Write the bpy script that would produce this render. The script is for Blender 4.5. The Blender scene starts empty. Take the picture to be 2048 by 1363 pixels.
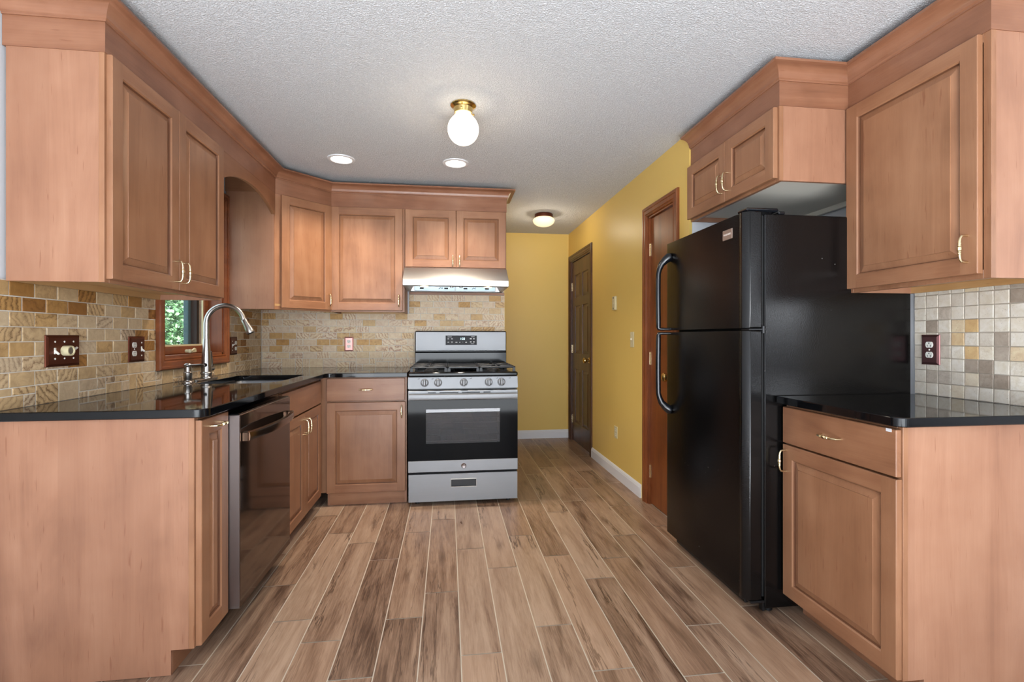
import bpy, bmesh, math, random
from mathutils import Vector, Matrix
R = math.radians
random.seed(7)
scn = bpy.context.scene
col = scn.collection

# ------------------------------------------------------------------ camera
cam_d = bpy.data.cameras.new('camera')
cam = bpy.data.objects.new('camera', cam_d)
col.objects.link(cam)
cam_d.sensor_fit = 'HORIZONTAL'
cam_d.sensor_width = 36.0
cam_d.lens = 36.0 * 975.0 / 2048.0
cam_d.shift_y = -(681.5 - 673.4) / 2048.0
cam_d.clip_start = 0.05
cam.location = (0, 0, 1.17)
cam.rotation_euler = (R(90), 0, -math.atan(128.0 / 975.0))
scn.camera = cam

# ------------------------------------------------------------------ world, exposure
scn.view_settings.view_transform = 'Standard'
scn.view_settings.look = 'None'
scn.view_settings.exposure = 0.27
scn.view_settings.gamma = 1.0
scn.view_settings.use_curve_mapping = False
world = bpy.data.worlds.new('sky'); scn.world = world
world.use_nodes = True
wn = world.node_tree.nodes
wn['Background'].inputs['Color'].default_value = (0.80, 0.90, 1.0, 1)
wn['Background'].inputs['Strength'].default_value = 2.5

def area(name, loc, rot, sx, sy, power, color=(1, 1, 1)):
    l = bpy.data.lights.new(name, 'AREA'); l.shape = 'RECTANGLE'
    l.size = sx; l.size_y = sy; l.energy = power; l.color = color
    o = bpy.data.objects.new(name, l); col.objects.link(o)
    o.location = loc; o.rotation_euler = rot
    return o
# daylight through the patio doors behind the camera and the dining-room windows on the right
area('patio_daylight', (-0.1, -3.40, 1.10), (R(118), 0, 0), 2.6, 2.0, 84, (0.92, 0.96, 1.0))
area('dining_daylight', (5.40, -2.75, 1.92), (R(90), 0, R(90)), 1.4, .84, 45, (0.92, 0.96, 1.0))
# unseen fill lamp just above the floor, added to brighten the ceiling
area('ceiling_fill_uplight', (0.1, -1.9, .03), (R(180), 0, 0), 2.8, 2.6, 330, (0.87, 0.94, 1.0))
sun_d = bpy.data.lights.new('sun', 'SUN'); sun_d.energy = 9.0; sun_d.angle = R(1.5); sun_d.color = (1.0, .96, .90)
sun = bpy.data.objects.new('sun', sun_d); col.objects.link(sun)
sun.rotation_euler = Vector((-.35, .80, -.62)).to_track_quat('-Z', 'Y').to_euler()

# ------------------------------------------------------------------ mesh helpers
class MB:
    def __init__(s):
        s.bm = bmesh.new(); s.uv = None; s.ca = None
    def face(s, vs, m=0):
        try:
            f = s.bm.faces.new(vs); f.material_index = m; return f
        except ValueError:
            return None
    def v(s, p): return s.bm.verts.new(p)
    def poly(s, pts, m=0): return s.face([s.v(p) for p in pts], m)
    def box(s, x0, x1, y0, y1, z0, z1, b=0.0, m=0):
        if x1 < x0: x0, x1 = x1, x0
        if y1 < y0: y0, y1 = y1, y0
        if z1 < z0: z0, z1 = z1, z0
        b = min(b, (x1-x0)*.45, (y1-y0)*.45, (z1-z0)*.45)
        lo = (x0, y0, z0); hi = (x1, y1, z1)
        if b <= 0:
            v = [s.v((x, y, z)) for x in (x0, x1) for y in (y0, y1) for z in (z0, z1)]
            for q in ((0,1,3,2),(4,6,7,5),(0,4,5,1),(2,3,7,6),(0,2,6,4),(1,5,7,3)):
                s.face([v[i] for i in q], m)
            return
        V = {}
        for i in (0, 1):
            for j in (0, 1):
                for k in (0, 1):
                    c = [(lo, hi)[i][0], (lo, hi)[j][1], (lo, hi)[k][2]]
                    sg = [(1, -1)[i], (1, -1)[j], (1, -1)[k]]
                    for a in range(3):
                        p = list(c)
                        for t in range(3):
                            if t != a: p[t] += sg[t]*b
                        V[(i, j, k, a)] = s.v(p)
        F = lambda ks: s.face([V[k] for k in ks], m)
        for i in (0, 1):
            F([(i,0,0,0),(i,0,1,0),(i,1,1,0),(i,1,0,0)])
            F([(0,i,0,1),(1,i,0,1),(1,i,1,1),(0,i,1,1)])
            F([(0,0,i,2),(0,1,i,2),(1,1,i,2),(1,0,i,2)])
            for j in (0, 1):
                F([(i,j,0,0),(i,j,1,0),(i,j,1,1),(i,j,0,1)])
                F([(i,0,j,0),(i,1,j,0),(i,1,j,2),(i,0,j,2)])
                F([(0,i,j,1),(1,i,j,1),(1,i,j,2),(0,i,j,2)])
                for k in (0, 1):
                    F([(i,j,k,0),(i,j,k,1),(i,j,k,2)])
    def rings(s, rs, m=0, close=True, cap0=False, cap1=False):
        vr = [[s.v(p) for p in r] for r in rs]
        n = len(vr[0])
        for a, b in zip(vr, vr[1:]):
            for i in range(n if close else n-1):
                j = (i+1) % n
                s.face([a[i], a[j], b[j], b[i]], m)
        if cap0: s.face(vr[0][::-1], m)
        if cap1: s.face(vr[-1], m)
        return vr
    def tube(s, path, rad, n=12, m=0, cap=True):
        P = [Vector(p) for p in path]
        if not isinstance(rad, (list, tuple)): rad = [rad]*len(P)
        rs = []; up = None
        for i, p in enumerate(P):
            t = (P[min(i+1, len(P)-1)] - P[max(i-1, 0)]).normalized()
            if up is None:
                up = Vector((0, 0, 1)) if abs(t.z) < .9 else Vector((1, 0, 0))
            a = t.cross(up)
            if a.length < 1e-5: a = t.cross(Vector((0, 1, 0)))
            a.normalize(); b = a.cross(t).normalized(); up = b
            rs.append([p + (a*math.cos(2*math.pi*k/n) + b*math.sin(2*math.pi*k/n))*rad[i] for k in range(n)])
        s.rings(rs, m, True, cap, cap)
    def lathe(s, prof, c=(0, 0, 0), axis='z', n=24, m=0, cap=True):
        rs = []
        for r, h in prof:
            ring = []
            for k in range(n):
                a = 2*math.pi*k/n; x, y = r*math.cos(a), r*math.sin(a)
                p = {'z': (x, y, h), 'y': (x, h, y), 'x': (h, x, y)}[axis]
                ring.append((p[0]+c[0], p[1]+c[1], p[2]+c[2]))
            rs.append(ring)
        s.rings(rs, m, True, cap, cap)
    def prism(s, pts, a0, a1, axis='x', m=0):
        # pts in the plane across the axis: x -> (y,z), y -> (x,z), z -> (x,y)
        f = {'x': lambda p, a: (a, p[0], p[1]), 'y': lambda p, a: (p[0], a, p[1]), 'z': lambda p, a: (p[0], p[1], a)}[axis]
        s.rings([[f(p, a0) for p in pts], [f(p, a1) for p in pts]], m, True, True, True)
    def color(s, f, c):
        if s.ca is None: s.ca = s.bm.loops.layers.float_color.new('tone')
        for l in f.loops: l[s.ca] = c
    def uvset(s, f, uvs):
        if s.uv is None: s.uv = s.bm.loops.layers.uv.new('UVMap')
        for l, u in zip(f.loops, uvs): l[s.uv].uv = u
    def build(s, name, mats, parent=None, smooth=True, ang=32, recalc=True):
        me = bpy.data.meshes.new(name)
        if recalc: bmesh.ops.recalc_face_normals(s.bm, faces=s.bm.faces)
        s.bm.to_mesh(me); s.bm.free()
        if not isinstance(mats, (list, tuple)): mats = [mats]
        for m in mats: me.materials.append(m)
        if smooth:
            me.shade_smooth(); me.set_sharp_from_angle(angle=R(ang))
        o = bpy.data.objects.new(name, me); col.objects.link(o)
        if parent: o.parent = parent
        return o

def tag(o, label, cat, group=None, kind=None):
    o['label'] = label
    if cat: o['category'] = cat
    if group: o['group'] = group
    if kind: o['kind'] = kind
    return o
def thing(name, loc, label, cat, rz=0, group=None):
    o = bpy.data.objects.new(name, None); col.objects.link(o)
    o.empty_display_size = .1
    o.location = loc; o.rotation_euler = (0, 0, rz)
    return tag(o, label, cat, group)
def struct(o, label=None, cat=None):
    o['kind'] = 'structure'
    if label: o['label'] = label
    if cat: o['category'] = cat
    return o
def text_mesh(name, body, size, mat, parent, loc, rot, depth=.0004, align='CENTER', shear=0.0):
    c = bpy.data.curves.new(name, 'FONT'); c.body = body; c.size = size; c.extrude = depth
    c.align_x = align; c.align_y = 'CENTER'; c.shear = shear; c.resolution_u = 3
    t = bpy.data.objects.new(name, c); col.objects.link(t)
    bpy.context.view_layer.update()
    me = bpy.data.meshes.new_from_object(t.evaluated_get(bpy.context.evaluated_depsgraph_get()))
    bpy.data.objects.remove(t)
    me.materials.clear(); me.materials.append(mat)
    o = bpy.data.objects.new(name, me); col.objects.link(o)
    o.parent = parent; o.location = loc; o.rotation_euler = rot
    return o

# ------------------------------------------------------------------ materials
def lin(c):
    f = lambda v: v/12.92 if v <= .04045 else ((v+.055)/1.055)**2.4
    return tuple(f(x/255.0) for x in c) + (1.0,)
class NT:
    def __init__(s, name):
        s.mat = bpy.data.materials.new(name); s.mat.use_nodes = True
        s.t = s.mat.node_tree; s.n = s.t.nodes
        s.b = s.n['Principled BSDF']; s.out = s.n['Material Output']
    def add(s, typ, **kw):
        n = s.n.new(typ)
        for k, v in kw.items():
            if k.startswith('i_'):
                n.inputs[k[2:].replace('_', ' ')].default_value = v
            else: setattr(n, k, v)
        return n
    def link(s, a, b): s.t.links.new(a, b)
    def set(s, **kw):
        for k, v in kw.items(): s.b.inputs[k.replace('_', ' ')].default_value = v
    def math(s, op, a, b=None, clamp=False):
        n = s.n.new('ShaderNodeMath'); n.operation = op; n.use_clamp = clamp
        for i, x in enumerate((a, b)):
            if x is None: continue
            if isinstance(x, (int, float)): n.inputs[i].default_value = x
            else: s.link(x, n.inputs[i])
        return n.outputs[0]
    def mix(s, fac, a, b, blend='MIX'):
        n = s.n.new('ShaderNodeMix'); n.data_type = 'RGBA'; n.blend_type = blend
        for i, x in ((0, fac), (6, a), (7, b)):
            if isinstance(x, (int, float)): n.inputs[i].default_value = x
            elif isinstance(x, tuple): n.inputs[i].default_value = x
            else: s.link(x, n.inputs[i])
        return n.outputs[2]
    def ramp(s, fac, stops):
        n = s.n.new('ShaderNodeValToRGB'); e = n.color_ramp.elements
        while len(e) < len(stops): e.new(.5)
        for el, (p, c) in zip(e, stops): el.position = p; el.color = c
        s.link(fac, n.inputs[0]); return n.outputs[0]
    def noise(s, vec, scale, detail=4, rough=.55, dist=0.0):
        n = s.n.new('ShaderNodeTexNoise'); n.inputs['Scale'].default_value = scale
        n.inputs['Detail'].default_value = detail; n.inputs['Roughness'].default_value = rough
        n.inputs['Distortion'].default_value = dist
        if vec is not None: s.link(vec, n.inputs['Vector'])
        return n.outputs[0]
    def coord(s, kind='Object', scale=(1, 1, 1), rand=0.0, offs=None):
        tc = s.n.new('ShaderNodeTexCoord'); v = tc.outputs[kind]
        if offs is not None:
            a = s.n.new('ShaderNodeVectorMath'); a.operation = 'ADD'
            s.link(v, a.inputs[0]); s.link(offs, a.inputs[1]); v = a.outputs[0]
        if rand:
            oi = s.n.new('ShaderNodeObjectInfo')
            m = s.math('MULTIPLY', oi.outputs['Random'], rand)
            a = s.n.new('ShaderNodeVectorMath'); a.operation = 'ADD'
            s.link(v, a.inputs[0]); s.link(m, a.inputs[1]); v = a.outputs[0]
        mp = s.n.new('ShaderNodeMapping'); mp.inputs['Scale'].default_value = scale
        s.link(v, mp.inputs['Vector']); return mp.outputs[0]
    def bump(s, h, strength, dist=.002):
        n = s.n.new('ShaderNodeBump'); n.inputs['Strength'].default_value = strength
        n.inputs['Distance'].default_value = dist
        s.link(h, n.inputs['Height']); s.link(n.outputs[0], s.b.inputs['Normal'])

def simple(name, rgb, rough=.5, metal=0.0, spec=.5, coat=0.0):
    t = NT(name); t.set(Base_Color=lin(rgb), Roughness=rough, Metallic=metal, Specular_IOR_Level=spec, Coat_Weight=coat)
    return t.mat

def maple(name, kind, axis, lo, mid, hi, rough=.34, contrast=1.0):
    """satin maple veneer: long soft figure along one axis, fine pores, blotches"""
    t = NT(name)
    def sc(al, ac):
        v = [ac, ac, ac]; v['xyz'.index(axis)] = al; return tuple(v)
    a = t.noise(t.coord(kind, sc(1.1, 9), 37), 1.0, 5, .6, 1.2)
    b = t.noise(t.coord(kind, sc(5, 190), 37), 1.0, 2, .5)
    c = t.noise(t.coord(kind, (5, 5, 5), 37), 1.0, 3, .5)
    f = t.math('ADD', t.math('MULTIPLY', a, .55), t.math('MULTIPLY', c, .45))
    f = t.math('ADD', f, t.math('MULTIPLY', t.math('SUBTRACT', b, .5), .10*contrast))
    colr = t.ramp(f, [(.30, lin(lo)), (.50, lin(mid)), (.70, lin(hi))])
    if axis == 'z' and kind == 'Object':      # glued-up boards of slightly different tone
        tc = t.n.new('ShaderNodeTexCoord'); sp_ = t.n.new('ShaderNodeSeparateXYZ'); t.link(tc.outputs['Object'], sp_.inputs[0])
        oi = t.n.new('ShaderNodeObjectInfo')
        bx = t.math('ADD', t.math('ADD', sp_.outputs[0], sp_.outputs[1]), t.math('MULTIPLY', oi.outputs['Random'], 5.0))
        wn_ = t.n.new('ShaderNodeTexWhiteNoise'); wn_.noise_dimensions = '1D'; t.link(t.math('FLOOR', t.math('MULTIPLY', bx, 6.3)), wn_.inputs['W'])
        colr = t.mix(t.math('MULTIPLY', wn_.outputs[0], .30), colr, lin(lo))
    # short dark pore flecks
    fl = t.noise(t.coord(kind, sc(9, 120), 11), 1.0, 2, .5)
    fl = t.ramp(fl, [(.68, (0, 0, 0, 1)), (.74, (1, 1, 1, 1))])
    colr = t.mix(t.math('MULTIPLY', fl, .45), colr, lin((112, 62, 38)))
    t.link(colr, t.b.inputs['Base Color'])
    t.set(Roughness=rough, Specular_IOR_Level=.45)
    t.bump(b, .04, .001)
    return t.mat
WLO, WMID, WHI = (126, 86, 60), (150, 106, 77), (168, 124, 93)
M = {}
M['wv'] = maple('maple_upright', 'Object', 'z', WLO, WMID, WHI)
M['wx'] = maple('maple_level', 'Object', 'x', (120, 80, 56), (144, 100, 72), (162, 118, 88))
M['wu'] = maple('maple_trim', 'UV', 'x', (114, 74, 53), (137, 93, 69), (156, 111, 86), .28)  # darkened maple: shade of the down-facing cove put into the trim colour
M['wpanel'] = maple('maple_panel', 'Object', 'z', (134, 93, 71), (155, 111, 86), (169, 126, 100), .42)
M['wgroove'] = simple('maple_groove_shade', (112, 74, 52), .4)  # darker maple that paints the shadow line into the door moulding grooves
M['raw'] = maple('raw_birch', 'Object', 'x', (170, 128, 80), (186, 146, 98), (200, 162, 114), .5)
M['melamine'] = simple('melamine', (226, 221, 208), .5)
M['dark_wood'] = maple('dark_walnut', 'Object', 'z', (52, 30, 18), (78, 48, 30), (104, 68, 42), .35)
M['dark_wood_l'] = maple('dark_walnut_level', 'Object', 'y', (52, 30, 18), (78, 48, 30), (104, 68, 42), .35)
M['red_wood'] = maple('red_oak', 'Object', 'z', (92, 46, 22), (126, 68, 34), (150, 88, 46), .35)
M['red_wood_l'] = maple('red_oak_level', 'Object', 'y', (92, 46, 22), (122, 66, 34), (146, 84, 46), .35)
M['wall_white'] = simple('white_wall_paint', (214, 216, 220), .6)
M['trim_white'] = simple('white_trim_paint', (224, 226, 230), .35)
M['brass'] = simple('polished_brass', (214, 184, 120), .22, 1.0)
M['brass_pale'] = simple('pale_brass', (222, 206, 168), .26, 1.0)
M['nickel'] = simple('brushed_nickel', (168, 164, 160), .28, 1.0)
M['black'] = simple('black_plastic', (16, 17, 19), .35)
M['black_gloss'] = simple('black_enamel', (9, 11, 14), .10, 0, .35)
M['oven_black'] = simple('black_oven_glass', (7, 7, 9), .06, 0, .09)
M['handle_black'] = simple('black_handle_plastic', (14, 17, 22), .16, 0, .6)
M['void'] = simple('dark_gap', (9, 9, 10), .7)
M['iron'] = simple('cast_iron', (28, 29, 32), .42)
M['ivory'] = simple('ivory_plastic', (222, 214, 186), .4)
M['white_plastic'] = simple('white_plastic', (226, 224, 216), .35)
M['cream_plastic'] = simple('cream_plastic', (206, 196, 158), .4)
M['slot'] = simple('slot_dark', (20, 20, 22), .6)
M['copper_dark'] = simple('oil_rubbed_copper', (96, 50, 34), .36, .75)
M['copper_plum'] = simple('plum_copper', (122, 84, 84), .34, .8)
M['copper_pink'] = simple('pink_copper', (226, 168, 160), .34, .8)
M['bronze_edge'] = simple('bronze_edge', (70, 40, 30), .35, .7)
M['teal'] = simple('teal_cladding', (54, 92, 102), .5)
M['dark_cladding'] = simple('dark_screen', (26, 24, 24), .6)
M['galv'] = simple('galvanised_inner', (176, 190, 198), .3, .9)
M['chrome'] = simple('chrome', (210, 214, 218), .12, 1.0)
M['badge'] = simple('badge_metal', (150, 130, 118), .35, .3)
M['badge_letters'] = simple('badge_letters', (236, 226, 220), .4)
M['tape'] = simple('white_tape', (222, 224, 228), .5)
M['oven_inside'] = simple('oven_enamel', (74, 66, 72), .3)
M['sensor'] = simple('sensor_black', (8, 8, 10), .1)
M['wire'] = simple('rack_wire', (196, 190, 176), .25, .9)

def steel(name, rgb, rough, axis):
    t = NT(name)
    sc = [900, 900, 900]; sc['xyz'.index(axis)] = 6
    n = t.noise(t.coord('Object', tuple(sc)), 1.0, 2, .5)
    big = t.noise(t.coord('Object', (3, 3, 3), 9), 1.0, 2)
    t.link(t.mix(t.math('MULTIPLY', big, .35), lin(rgb), lin(tuple(int(c*.86) for c in rgb))), t.b.inputs['Base Color'])
    r = t.math('ADD', t.math('MULTIPLY', n, .14), rough-.07)
    t.link(r, t.b.inputs['Roughness']); t.set(Metallic=1.0)
    t.bump(n, .03, .0005)
    return t.mat
M['steel'] = steel('stainless_steel', (146, 147, 149), .52, 'x')
M['steel_warm'] = steel('stainless_hood', (176, 174, 172), .40, 'x')
M['dw_steel'] = steel('slate_steel', (136, 127, 125), .34, 'z')
t = NT('black_stainless'); t.set(Base_Color=lin((92, 76, 66)), Metallic=.85, Roughness=.07, Specular_IOR_Level=.5); M['dw_front'] = t.mat
M['dw_handle'] = simple('black_stainless_handle', (112, 92, 78), .18, .95)

t = NT('knockdown_ceiling')
cv = t.coord('Object', (1, 1, 1))
h1 = t.noise(cv, 150, 3, .6, .3)
h1 = t.ramp(h1, [(.40, (0, 0, 0, 1)), (.64, (1, 1, 1, 1))])
t.link(t.mix(h1, lin((214, 216, 219)), lin((232, 234, 237))), t.b.inputs['Base Color'])
t.set(Roughness=.75, Specular_IOR_Level=.25); t.bump(h1, .85, .006); M['ceiling'] = t.mat

t = NT('yellow_wall_paint')
n = t.noise(t.coord('Object', (60, 60, 60)), 1.0, 3)
big = t.noise(t.coord('Object', (1.5, 1.5, 1.5)), 1.0, 2)
t.link(t.mix(t.math('MULTIPLY', big, .5), lin((224, 192, 108)), lin((216, 182, 98))), t.b.inputs['Base Color'])
t.set(Roughness=.42, Specular_IOR_Level=.4); t.bump(n, .08, .001); M['yellow'] = t.mat

t = NT('black_granite')
v = t.add('ShaderNodeTexVoronoi', i_Scale=170.0); t.link(t.coord('Object'), v.inputs['Vector'])
sp = t.ramp(v.outputs['Distance'], [(.06, (1, 1, 1, 1)), (.12, (0, 0, 0, 1))])
msk = t.ramp(t.noise(t.coord('Object'), 60, 2), [(.60, (0, 0, 0, 1)), (.66, (1, 1, 1, 1))])
t.link(t.mix(t.math('MULTIPLY', t.math('MULTIPLY', sp, msk), .5), lin((11, 12, 14)), lin((150, 154, 160))), t.b.inputs['Base Color'])
t.set(Roughness=.05, Specular_IOR_Level=.38, IOR=1.5); M['granite'] = t.mat

def fridge_black(name, gloss, bumpy):
    t = NT(name)
    c = t.coord('Object')
    n = t.noise(c, 200, 3, .6)
    big = t.noise(c, 2.2, 3)
    v = t.add('ShaderNodeTexVoronoi', i_Scale=28.0); t.link(c, v.inputs['Vector'])
    sp = t.ramp(v.outputs['Distance'], [(.05, (1, 1, 1, 1)), (.075, (0, 0, 0, 1))])
    msk = t.ramp(t.noise(c, 5, 2), [(.60, (0, 0, 0, 1)), (.66, (1, 1, 1, 1))])
    t.link(t.mix(t.math('MULTIPLY', t.math('MULTIPLY', sp, msk), .45), lin((12, 11, 11)), lin((150, 146, 142))), t.b.inputs['Base Color'])
    t.link(t.math('ADD', t.math('MULTIPLY', big, .12), gloss), t.b.inputs['Roughness'])
    t.set(Specular_IOR_Level=.32); t.bump(n, bumpy, .0012)
    return t.mat
M['fridge'] = fridge_black('textured_black_enamel', .12, .40)
M['fridge_side'] = fridge_black('black_enamel_side', .09, .36)

# tiles: 'tone' holds four random numbers per tile
def tile_mat(name, stops, vein, bump=.25, pits=0.0):
    t = NT(name)
    at = t.add('ShaderNodeAttribute', attribute_name='tone')
    sx = t.add('ShaderNodeSeparateColor'); t.link(at.outputs['Color'], sx.inputs[0])
    off = t.add('ShaderNodeVectorMath', operation='MULTIPLY'); t.link(at.outputs['Color'], off.inputs[0]); off.inputs[1].default_value = (31, 17, 23)
    c = t.coord('Object', offs=off.outputs[0])
    rot = t.add('ShaderNodeVectorRotate'); rot.rotation_type = 'AXIS_ANGLE'; rot.inputs['Axis'].default_value = (1, 1, 0)
    t.link(c, rot.inputs['Vector']); t.link(t.math('MULTIPLY', sx.outputs[2], 6.28), rot.inputs['Angle'])
    base = t.ramp(sx.outputs[0], stops)
    w = t.add('ShaderNodeTexWave', i_Scale=15.0, i_Distortion=7.0, i_Detail=4.0, i_Detail_Scale=2.2, i_Detail_Roughness=.62); w.wave_profile = 'SAW'
    t.link(rot.outputs[0], w.inputs['Vector'])
    wl = t.ramp(w.outputs[1], [(0.0, (.16, .15, .14, 1)), (.10, (.46, .45, .44, 1)), (.45, (.62, .62, .62, 1)), (.75, (.48, .47, .46, 1)), (1.0, (.22, .20, .18, 1))])
    cl = t.noise(c, 30, 5, .65, .6)
    vs = t.ramp(sx.outputs[1], [(.25, (0, 0, 0, 1)), (1.0, (1, 1, 1, 1))])
    ov = t.mix(t.math('MULTIPLY', vs, vein), (.5, .5, .5, 1), wl)
    colr = t.mix(1.0, base, ov, 'OVERLAY')
    dv = t.ramp(w.outputs[1], [(0.0, (1, 1, 1, 1)), (.05, (.5, .5, .5, 1)), (.12, (0, 0, 0, 1)), (.93, (0, 0, 0, 1)), (1.0, (1, 1, 1, 1))])
    colr = t.mix(t.math('MULTIPLY', t.math('MULTIPLY', dv, vs), vein*.6), colr, lin((110, 72, 42)))
    colr = t.mix(.45, colr, t.ramp(cl, [(.3, (.32, .30, .28, 1)), (.7, (.68, .68, .68, 1))]), 'OVERLAY')
    # thin brown cracks and pits
    ck = t.noise(rot.outputs[0], 16, 6, .6, 1.5)
    ck = t.math('ABSOLUTE', t.math('SUBTRACT', ck, .5))
    ck = t.ramp(ck, [(.002, (1, 1, 1, 1)), (.010, (0, 0, 0, 1))])
    colr = t.mix(t.math('MULTIPLY', t.math('MULTIPLY', ck, vs), .3), colr, lin((92, 58, 34)))
    if pits:
        p = t.noise(c, 190, 3, .6)
        p = t.ramp(p, [(.66, (0, 0, 0, 1)), (.72, (1, 1, 1, 1))])
        colr = t.mix(t.math('MULTIPLY', p, pits), colr, lin((96, 86, 76)))
        t.bump(t.math('SUBTRACT', cl, p), bump, .003)
    else:
        t.bump(t.math('ADD', cl, t.math('MULTIPLY', ck, -.6)), bump, .003)
    t.link(colr, t.b.inputs['Base Color']); t.set(Roughness=.5, Specular_IOR_Level=.35)
    return t.mat
M['travertine'] = tile_mat('split_travertine', [(0, lin((192, 172, 150))), (.3, lin((210, 190, 164))), (.58, lin((208, 186, 152))), (.76, lin((198, 168, 124))), (.9, lin((190, 150, 94))), (1, lin((176, 130, 70)))], .85)
M['gold_travertine'] = tile_mat('gold_split_travertine', [(0, lin((178, 158, 134))), (.25, lin((196, 176, 146))), (.5, lin((188, 162, 124))), (.7, lin((180, 146, 98))), (.88, lin((164, 122, 68))), (1, lin((136, 92, 46)))], 1.0)
M['tumbled'] = tile_mat('tumbled_travertine', [(0, lin((150, 136, 122))), (.10, lin((178, 166, 152))), (.2, lin((210, 202, 188))), (.82, lin((216, 208, 194))), (.92, lin((210, 190, 156))), (1.0, lin((200, 164, 112)))], .2, .2, .55)
M['grout'] = simple('pale_grout', (206, 202, 192), .85)
M['grout_brown'] = simple('taupe_grout', (168, 158, 144), .85)

t = NT('wood_look_tile')
at = t.add('ShaderNodeAttribute', attribute_name='tone')
sx = t.add('ShaderNodeSeparateColor'); t.link(at.outputs['Color'], sx.inputs[0])
off = t.add('ShaderNodeVectorMath', operation='MULTIPLY'); t.link(at.outputs['Color'], off.inputs[0]); off.inputs[1].default_value = (41, 27, 13)
g1 = t.noise(t.coord('Object', (17, 1.6, 1), offs=off.outputs[0]), 1.0, 7, .62, .9)
g2 = t.noise(t.coord('Object', (210, 9, 1), offs=off.outputs[0]), 1.0, 4, .65, .6)
g3 = t.noise(t.coord('Object', (7, 2.4, 1), offs=off.outputs[0]), 1.0, 3, .5, .2)
f = t.math('ADD', t.math('MULTIPLY', g1, .56), t.math('MULTIPLY', g2, .34))
f = t.math('ADD', f, t.math('MULTIPLY', g3, .16))
f = t.math('ADD', f, t.math('MULTIPLY', t.math('SUBTRACT', sx.outputs[0], .5), .20))
fc = t.ramp(f, [(.36, lin((82, 61, 48))), (.45, lin((122, 96, 78))), (.54, lin((150, 123, 102))), (.68, lin((173, 147, 125)))])
ck = t.noise(t.coord('Object', (12, .7, 1), offs=off.outputs[0]), 1.0, 6, .62, .15)
ck = t.math('ABSOLUTE', t.math('SUBTRACT', ck, .53))
ck = t.ramp(ck, [(.005, (1, 1, 1, 1)), (.016, (0, 0, 0, 1))])
cm = t.ramp(t.noise(t.coord('Object', (6, 1.3, 1), offs=off.outputs[0]), 1.0, 2), [(.48, (0, 0, 0, 1)), (.56, (1, 1, 1, 1))])
kn = t.add('ShaderNodeTexVoronoi', i_Scale=1.0); t.link(t.coord('Object', (9, 2.6, 1), offs=off.outputs[0]), kn.inputs['Vector'])
kn = t.ramp(kn.outputs['Distance'], [(.06, (1, 1, 1, 1)), (.26, (0, 0, 0, 1))])
km = t.ramp(g1, [(.46, (1, 1, 1, 1)), (.60, (0, 0, 0, 1))])
dk = t.math('MAXIMUM', t.math('MULTIPLY', ck, cm), t.math('MULTIPLY', t.math('MULTIPLY', kn, km), .85))
fc = t.mix(t.math('MULTIPLY', dk, .78), fc, lin((62, 42, 32)))
fc = t.mix(t.math('MULTIPLY', sx.outputs[1], .30), fc, lin((176, 140, 112)))
t.link(fc, t.b.inputs['Base Color'])
t.link(t.math('ADD', t.math('MULTIPLY', g1, .2), .22), t.b.inputs['Roughness'])
t.set(Specular_IOR_Level=.4); t.bump(t.math('ADD', g2, t.math('MULTIPLY', dk, -1.0)), .12, .0015); M['plank'] = t.mat
M['floor_grout'] = simple('floor_grout', (206, 196, 178), .8)

def glass(name, tint, spec_mix=.12, rough=0.0):
    t = NT(name); t.n.remove(t.b)
    tr = t.add('ShaderNodeBsdfTransparent'); tr.inputs[0].default_value = tint
    gl = t.add('ShaderNodeBsdfGlossy'); gl.inputs['Roughness'].default_value = rough
    lw = t.add('ShaderNodeLayerWeight', i_Blend=.5)
    fr = t.math('ADD', t.math('MULTIPLY', t.math('POWER', lw.outputs['Facing'], 5.0), .9), .04+spec_mix, True)
    mx = t.add('ShaderNodeMixShader'); t.link(fr, mx.inputs[0])
    t.link(tr.outputs[0], mx.inputs[1]); t.link(gl.outputs[0], mx.inputs[2]); t.link(mx.outputs[0], t.out.inputs[0])
    return t.mat
M['glass'] = glass('window_glass', (.93, .97, .96, 1), 0.0)
M['oven_glass'] = glass('oven_window_glass', (.44, .41, .44, 1), .0)

def glow(name, rgb, strength, base=(240, 236, 226)):
    t = NT(name); t.set(Base_Color=lin(base), Emission_Color=lin(rgb), Emission_Strength=strength, Roughness=.3); return t.mat
M['globe'] = glow('lit_opal_globe', (255, 236, 206), 3.2)
M['globe_dim'] = glow('lit_frosted_bowl', (255, 232, 186), .75)
M['led'] = glow('lit_led_disc', (255, 242, 224), 4.0)
M['hood_lamp'] = glow('lit_hood_lamp', (255, 220, 150), 2.2)
M['digits'] = glow('clock_digits', (190, 240, 255), 2.0)
M['legend'] = simple('printed_legend', (214, 212, 210), .5)
M['display'] = simple('display_glass', (30, 29, 32), .3, 0, .12)

t = NT('maple_leaf')
oi = t.add('ShaderNodeAttribute', attribute_name='tone')
t.link(t.ramp(oi.outputs['Fac'], [(0, lin((58, 98, 66))), (.5, lin((116, 164, 112))), (1, lin((170, 206, 156)))]), t.b.inputs['Base Color'])
t.set(Roughness=.45)
M['leaf'] = t.mat
M['bark'] = simple('bark', (74, 58, 44), .9)
M['lawn'] = simple('lawn', (78, 108, 62), .9)

# ================================================================== ROOM SHELL
CE = 2.365                       # ceiling height
LX, BY, RX = -1.49, 4.15, 2.045  # tile faces: left, back, right
HX, HY = 1.395, 5.55             # hallway side wall and end wall
ZC = .921                        # worktop height

m = MB(); m.box(-1.7, 5.6, -3.6, 5.75, CE, CE+.1); struct(m.build('ceiling', M['ceiling'], smooth=False))

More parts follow.
